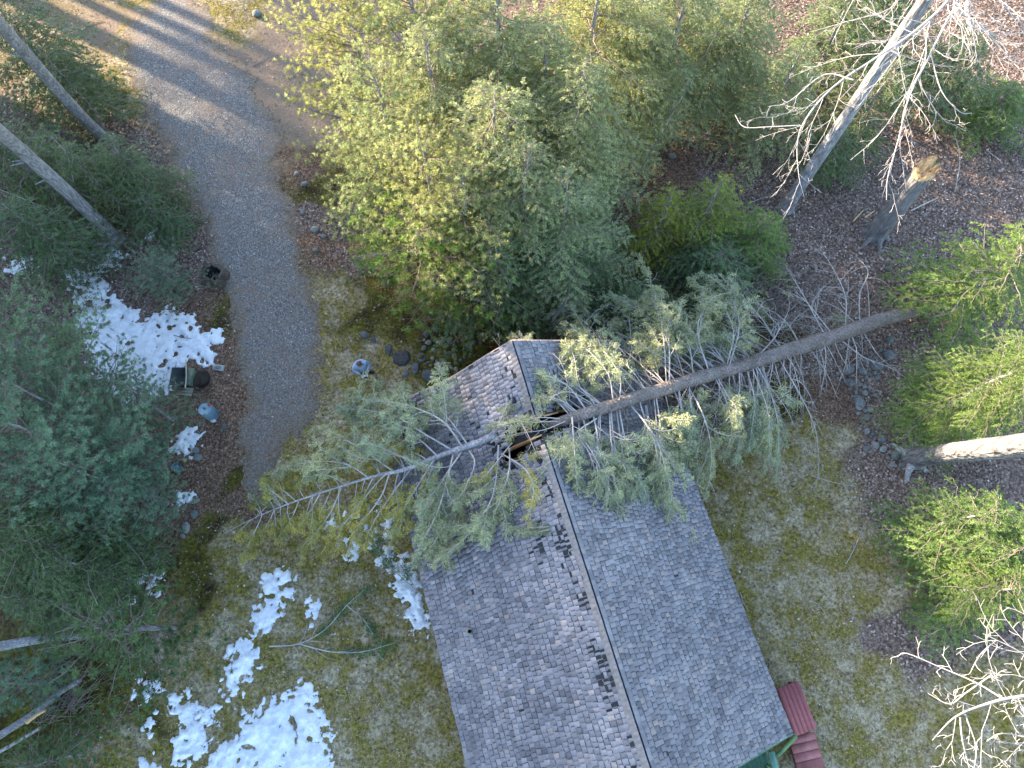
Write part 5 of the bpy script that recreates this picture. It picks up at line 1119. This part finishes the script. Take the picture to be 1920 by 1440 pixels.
c = pt(304, 884, 0); bx = thing('wooden_box', 'square weathered wooden box with a brown lid under the pine', 'box', c)
a = R_(14); A2 = np.array([[math.cos(a), math.sin(a), 0], [-math.sin(a), math.cos(a), 0], [0, 0, 1.]])
for i, (dx, dy, sx, sy) in enumerate(((0, .27, .68, .03), (0, -.27, .68, .03), (.325, 0, .03, .5), (-.325, 0, .03, .5))): b = MB(); b.box(c + A2[0] * dx + A2[1] * dy + UP * .21, sx, sy, .42, A2); child(b, 'side_board', plain('box_board%d' % i, (.17, .12, .09), .3, 8), bx)
b = MB(); b.box(c + UP * .44, .72, .6, .035, A2); b.box(c + UP * .47 + A2[0] * .0, .5, .4, .02, A2); child(b, 'lid', plain('box_lid', (.19, .16, .13), .25, 6), bx)
c = pt(411, 691, 0); ms = thing('meter_cover', 'small pale rectangular cover with an oval dark inset beside the snow tip', 'cover', c)
a = R_(-6); A3 = np.array([[math.cos(a), math.sin(a), 0], [-math.sin(a), math.cos(a), 0], [0, 0, 1.]])
b = MB(); b.box(c + UP * .06, .42, .22, .12, A3); child(b, 'body', plain('pale_concrete', (.36, .36, .36), .1, 8), ms)
b = MB(); th = np.arange(20) / 20 * 6.283; lathe(b, np.zeros(3), [(.001, .006), (.10, .006), (.11, 0)], 20); V = b.v[0]; b.v[0] = V * [1.25, .75, 1] @ np.array([A3[0], A3[1], A3[2]]) + c + UP * .125; child(b, 'inset', plain('dark_grey_metal', (.13, .15, .16), .2, 8, .5), ms)
c = pt(402, 789, 0); b = MB(); b.box(c + UP * .08, .16, .14, .16, A2); b.box(c + UP * .165, .175, .155, .012, A2); b.build('white_carton', plain('white_card', (.55, .6, .65), .08, 9), None, label='little white carton right below the blue drum', category='carton')
# cart
c = pt(345, 715, 0); ca = thing('garden_cart', 'dark green garden cart with a pale side rail half hidden by pine boughs', 'cart', c)
b = MB(); cx = c + UP * .42; V = []
for z, k in ((.2, .62), (.55, 1.0)): V += [c + np.array([sx * .27 * k, sy * .36 * k, z]) for sx, sy in ((-1, -1), (1, -1), (1, 1), (-1, 1))]
for z, k in ((.54, .94), (.25, .58)): V += [c + np.array([sx * .27 * k, sy * .36 * k, z]) for sx, sy in ((-1, -1), (1, -1), (1, 1), (-1, 1))]
fq = []
for l in range(3): fq += [[l * 4 + i, l * 4 + (i + 1) % 4, l * 4 + 4 + (i + 1) % 4, l * 4 + 4 + i] for i in range(4)]
fq += [[12, 13, 14, 15], [3, 2, 1, 0]]; b.add(V, fq); child(b, 'tub', plain('dark_green_plastic', (.035, .045, .045), .2, 6, .5), ca)
b = MB(); b.tube([c + np.array([.34, -.45, .5]), c + np.array([.34, 0, .56]), c + np.array([.3, .6, .75])], .025, 8); child(b, 'rail', plain('pale_rail', (.45, .42, .36), .15, 8), ca)
for sy in (-.3, .3):
    b = MB(); th = np.linspace(0, 6.283, 17); b.tube(np.stack([c[0] + .15 * np.cos(th), np.full(17, c[1] + sy), .17 + .15 * np.sin(th)], -1), .03, 8, cap=False); b.tube([c + np.array([0, sy, .17]), c + np.array([0, sy * .6, .25])], .02, 6); child(b, 'wheel', M['black'], ca)
c = pt(363, 712, 0); b = MB(); b.box(c + UP * .2 + A3[0] * .0, .22, .62, .36, A3); b.box(c + UP * .4, .26, .66, .03, A3); b.build('storage_tote', plain('mossy_grey_plastic', (.12, .15, .11), .3, 7), None, label='mossy grey green tote between the cart and the black bag', category='tote')
me = stone_mesh('black_bag', 77, plain('black_plastic', (.012, .013, .016), .3, 5, .18, .8, bumpd=.12), .6); c = pt(382, 713, 0)
o = link('black_bag', me, None, (c[0], c[1], .17), label='crumpled shiny black plastic bag right of the garden cart', category='bag'); o.scale = (.30, .36, .34)
c = pt(349, 735, 0); b = MB()
for k in range(3): b.box(c + UP * .10 + A3[1] * (.11 * k - .11), .6, .10, .05, A3)
for k in (-.22, .22): b.box(c + UP * .04 + A3[0] * k, .07, .34, .07, A3)
b.build('wooden_pallet', plain('pale_board', (.26, .25, .20), .25, 8), None, label='small pale slatted board lying just below the garden cart', category='pallet')
# hollow stump
c = pt(405, 520, 0); hs = thing('hollow_stump', 'short hollow blackened stump at the left driveway edge', 'stump', c); b = MB(); n = 26; th = np.arange(n) / n * 6.283; rj = .44 * (1 + .13 * gp.normal(size=n)); hj = .34 + .12 * gp.random(n)
R0 = [c + np.array([rj[i] * 1.25 * math.cos(th[i]), rj[i] * 1.1 * math.sin(th[i]), -.05]) for i in range(n)]; R1 = [c + np.array([rj[i] * math.cos(th[i]), rj[i] * math.sin(th[i]), hj[i]]) for i in range(n)]
R2 = [c + np.array([rj[i] * .68 * math.cos(th[i]), rj[i] * .68 * math.sin(th[i]), hj[i] - .03]) for i in range(n)]; R3 = [c + np.array([rj[i] * .5 * math.cos(th[i]), rj[i] * .5 * math.sin(th[i]), .03]) for i in range(n)]
V = np.array(R0 + R1 + R2 + R3 + [c + UP * .02]); f1 = []; f2 = []
for i in range(n): j = (i + 1) % n; f1 += [[i, j, n + j, n + i], [n + i, n + j, 2 * n + j, 2 * n + i]]; f2 += [[2 * n + i, 2 * n + j, 3 * n + j, 3 * n + i]]
for i in range(0, n, 2): f2.append([3 * n + i, 3 * n + (i + 1) % n, 3 * n + (i + 2) % n, 4 * n])
b.add(V, f1); child(b, 'shell', plain('rotten_bark', (.12, .10, .08), .5, 9, bumpd=.05), hs); b = MB(); b.add(V, f2); child(b, 'hollow', plain('charred_wood', (.012, .011, .01), .4, 8), hs)
# barberry shrub, red and ochre
c = pt(990, 590, 0); sh = thing('shrub', 'small red and ochre shrub just above the far roof peak', 'shrub', c); b = MB(); bl = MB()
for k in range(46):
    a = gp.uniform(0, 6.28); d = unit(np.array([math.cos(a), math.sin(a), gp.uniform(.5, 1.6)])); L = gp.uniform(.5, .95); Q = smooth([c, c + d * L * .6, c + d * L + np.array([0, 0, -.1])], 4); b.tube(Q, [.008, .003], 4)
    X = Q[gp.integers(2, len(Q), 26)] + gp.normal(0, .05, (26, 3)); D = unit(gp.normal(size=(26, 3))); bl.leaf(X, D, unit(np.cross(D, UP + .1)), gp.uniform(.04, .09, 26), gp.uniform(.025, .045, 26))
child(b, 'stems', M['twig_dark'], sh); child(bl, 'leaves', scatter_mat('barberry_leaves', [(0, (.32, .05, .03)), (.35, (.30, .13, .03)), (.6, (.34, .24, .04)), (1, (.20, .20, .05))]), sh)

# ------------------------------------------------------------ the person
def skin(name, verts, edges, radii, material, parent, root=0, sub=2):
    me = bpy.data.meshes.new(name + '_cage'); me.from_pydata([tuple(v) for v in verts], edges, []); o = bpy.data.objects.new(name + '_cage', me); sc.collection.objects.link(o)
    o.modifiers.new('s', 'SKIN'); 
    if not me.skin_vertices: me.attributes  # layer is made with the modifier below
    bm = bmesh.new(); bm.from_mesh(me); ly = bm.verts.layers.skin.verify(); bm.verts.ensure_lookup_table()
    for i, v in enumerate(bm.verts):
        r = radii[i]; v[ly].radius = (r, r) if np.ndim(r) == 0 else r; v[ly].use_root = (i == root)
    bm.to_mesh(me); bm.free()
    s = o.modifiers.new('d', 'SUBSURF'); s.levels = s.render_levels = sub
    dg = bpy.context.evaluated_depsgraph_get(); m2 = bpy.data.meshes.new_from_object(o.evaluated_get(dg)); bpy.data.objects.remove(o)
    m2.name = name; m2.materials.clear(); m2.materials.append(material); m2.polygons.foreach_set('use_smooth', np.ones(len(m2.polygons), bool)); m2.polygons.foreach_set('material_index', np.zeros(len(m2.polygons), np.int32))
    return link(name, m2, parent)
g0 = pt(689, 708, 0); g0[2] = float(gsurf(g0[0], g0[1]))
fw_ = unit(np.array([.38, -.92, 0])); rt_ = unit(np.cross(fw_, UP))   # his right
per = thing('person', 'person in a light blue hoodie and dark trousers looking down at a white controller', 'person', g0)
def L3(f, r, z): return fw_ * f + rt_ * r + UP * z
skinm = plain('skin', (.50, .28, .21), .08, 20, .6); hoodm = plain('light_blue_fleece', (.33, .45, .62), .14, 14, .95, bumpd=.01); trm = plain('dark_trousers', (.035, .042, .05), .25, 12); shm = plain('blue_grey_shoes', (.10, .13, .18), .3, 14); hairm = plain('short_brown_hair', (.13, .07, .05), .3, 30)
fL = pt(702, 701, 0) - g0; fR = pt(684, 706, 0) - g0; fL[2] = fR[2] = .06
K = dict(pel=L3(0, 0, .93), abd=L3(.01, 0, 1.1), che=L3(0, 0, 1.32), nek=L3(.05, 0, 1.50), hd0=L3(.09, 0, 1.60), hd1=L3(.12, 0, 1.69), hd2=L3(.12, 0, 1.76))
V = [K['pel'], K['abd'], K['che'], K['nek'], K['hd0'], K['hd1'], K['hd2']]; Ed = [(i, i + 1) for i in range(6)]; Rr = [.13, .12, .14, .06, .075, .095, .07]
J = {}
for sgn, ft_ in ((1, fR), (-1, fL)):
    i0 = len(V); sh_, el, wr = L3(.0, .19 * sgn, 1.42), L3(-.02, .31 * sgn, 1.16), L3(.25, .13 * sgn, 1.10); pa = L3(.32, .10 * sgn, 1.11); J[sgn] = (sh_, el, wr, pa)
    V += [sh_, el, wr, pa]; Rr += [.06, .045, .03, .034]; Ed += [(2, i0), (i0, i0 + 1), (i0 + 1, i0 + 2), (i0 + 2, i0 + 3)]
    for k, (df, dr, dz) in enumerate(((.075, .010, .02), (.08, -.010, .008), (.075, -.028, -.004), (.06, -.044, -.014))):
        j = len(V); b0 = pa + L3(.03, (.028 - k * .018) * sgn, -.004 * k); V += [b0 + L3(.025, -.004 * sgn, -.012), b0 + L3(df - .02, dr * sgn * .5 - .01 * sgn, -.03)]; Rr += [.0095, .0075]; Ed += [(i0 + 3, j), (j, j + 1)]
    j = len(V); V += [pa + L3(.015, -.04 * sgn, .018), pa + L3(.045, -.06 * sgn, .03)]; Rr += [.011, .009]; Ed += [(i0 + 3, j), (j, j + 1)]
    h = len(V); hip = L3(0, .10 * sgn, .88); an = ft_ + UP * .04; kn = (hip + an) / 2 + fw_ * .05; J[sgn] += (hip, kn, an)
    V += [hip, kn, an, ft_ + fw_ * .16]; Rr += [.085, .058, .042, .035]; Ed += [(0, h), (h, h + 1), (h + 1, h + 2), (h + 2, h + 3)]
skin('body', V, Ed, Rr, skinm, per)
V = [L3(0, 0, .86), L3(.0, 0, 1.02), L3(0, 0, 1.22), L3(.0, 0, 1.40), L3(.035, 0, 1.47)]; Ed = [(0, 1), (1, 2), (2, 3), (3, 4)]; Rr = [(.20, .15), (.21, .16), (.21, .155), (.19, .13), (.10, .09)]
for sgn in (1, -1):
    i0 = len(V); sh_, el, wr, pa = J[sgn][:4]; V += [sh_ + UP * .01, (sh_ + el) / 2, el, (el + wr) / 2, wr - (wr - el) * .06]; Rr += [.095, .085, .078, .062, .05]; Ed += [(3, i0), (i0, i0 + 1), (i0 + 1, i0 + 2), (i0 + 2, i0 + 3), (i0 + 3, i0 + 4)]
skin('hoodie', V, Ed, Rr, hoodm, per)
V = [L3(-.12, 0, 1.44), L3(-.10, .12, 1.48), L3(.0, .15, 1.49), L3(-.10, -.12, 1.48), L3(.0, -.15, 1.49)]; skin('hood', V, [(0, 1), (1, 2), (0, 3), (3, 4)], [.06, .05, .03, .05, .03], hoodm, per)
V = [L3(0, 0, .95)]; Ed = []; Rr = [(.15, .13)]
for sgn in (1, -1): hip, kn, an = J[sgn][4:]; i0 = len(V); V += [hip - UP * .04, kn, an + UP * .02]; Rr += [.105, .082, .07]; Ed += [(0, i0), (i0, i0 + 1), (i0 + 1, i0 + 2)]
skin('trousers', V, Ed, Rr, trm, per)
for sgn, ft_ in ((1, fR), (-1, fL)): a = ft_ - UP * .01; skin('shoe', [a - fw_ * .06, a + fw_ * .06, a + fw_ * .18 - UP * .012], [(0, 1), (1, 2)], [.052, .052, .04], shm, per)
def ball(name, c, r, m_, par, sc_=(1, 1, 1)):
    bm = bmesh.new(); bmesh.ops.create_uvsphere(bm, u_segments=14, v_segments=9, radius=r); 
    for v in bm.verts: v.co = Vector(c + rt_ * v.co.x * sc_[0] + fw_ * v.co.y * sc_[1] + UP * v.co.z * sc_[2])
    me = bpy.data.meshes.new(name); bm.to_mesh(me); bm.free(); me.materials.append(m_); me.polygons.foreach_set('use_smooth', np.ones(len(me.polygons), bool)); return link(name, me, par)
ball('hair', L3(.085, 0, 1.705), .112, hairm, per, (.86, 1.0, .78))
for s_ in (-1, 1): ball('ear', L3(.10, .092 * s_, 1.66), .022, skinm, per, (.5, .9, 1.3)); ball('eye', L3(.205, .032 * s_, 1.665), .012, M['dark'], per)
ball('nose', L3(.218, 0, 1.64), .018, skinm, per, (.7, 1.1, 1.2)); ball('mouth', L3(.20, 0, 1.595), .022, plain('lips', (.35, .14, .12), .1), per, (1, .4, .3))
ctl = thing('remote_controller', 'white handheld drone controller held in both hands of the person', 'controller', g0 + L3(.37, 0, 1.10))
b = MB(); ca_ = np.array([rt_, fw_, UP]); o_ = world_org(ctl); b.box(o_, .16, .10, .035, ca_); b.box(o_ + fw_ * .065 + UP * .01, .12, .02, .05, ca_)
for s_ in (-1, 1): b.box(o_ + rt_ * .09 * s_ - fw_ * .01, .035, .12, .045, ca_)
child(b, 'body', plain('white_plastic', (.75, .77, .78), .05, 9, .4), ctl)
b = MB(); b.box(o_ + fw_ * .09 + UP * .035, .13, .075, .012, ca_ @ np.eye(3)); child(b, 'phone', M['black'], ctl)
b = MB()
for s_ in (-1, 1): b.tube([o_ + rt_ * .05 * s_ + UP * .01, o_ + rt_ * .05 * s_ + UP * .04], [.01, .006], 6)
child(b, 'sticks', M['black'], ctl)
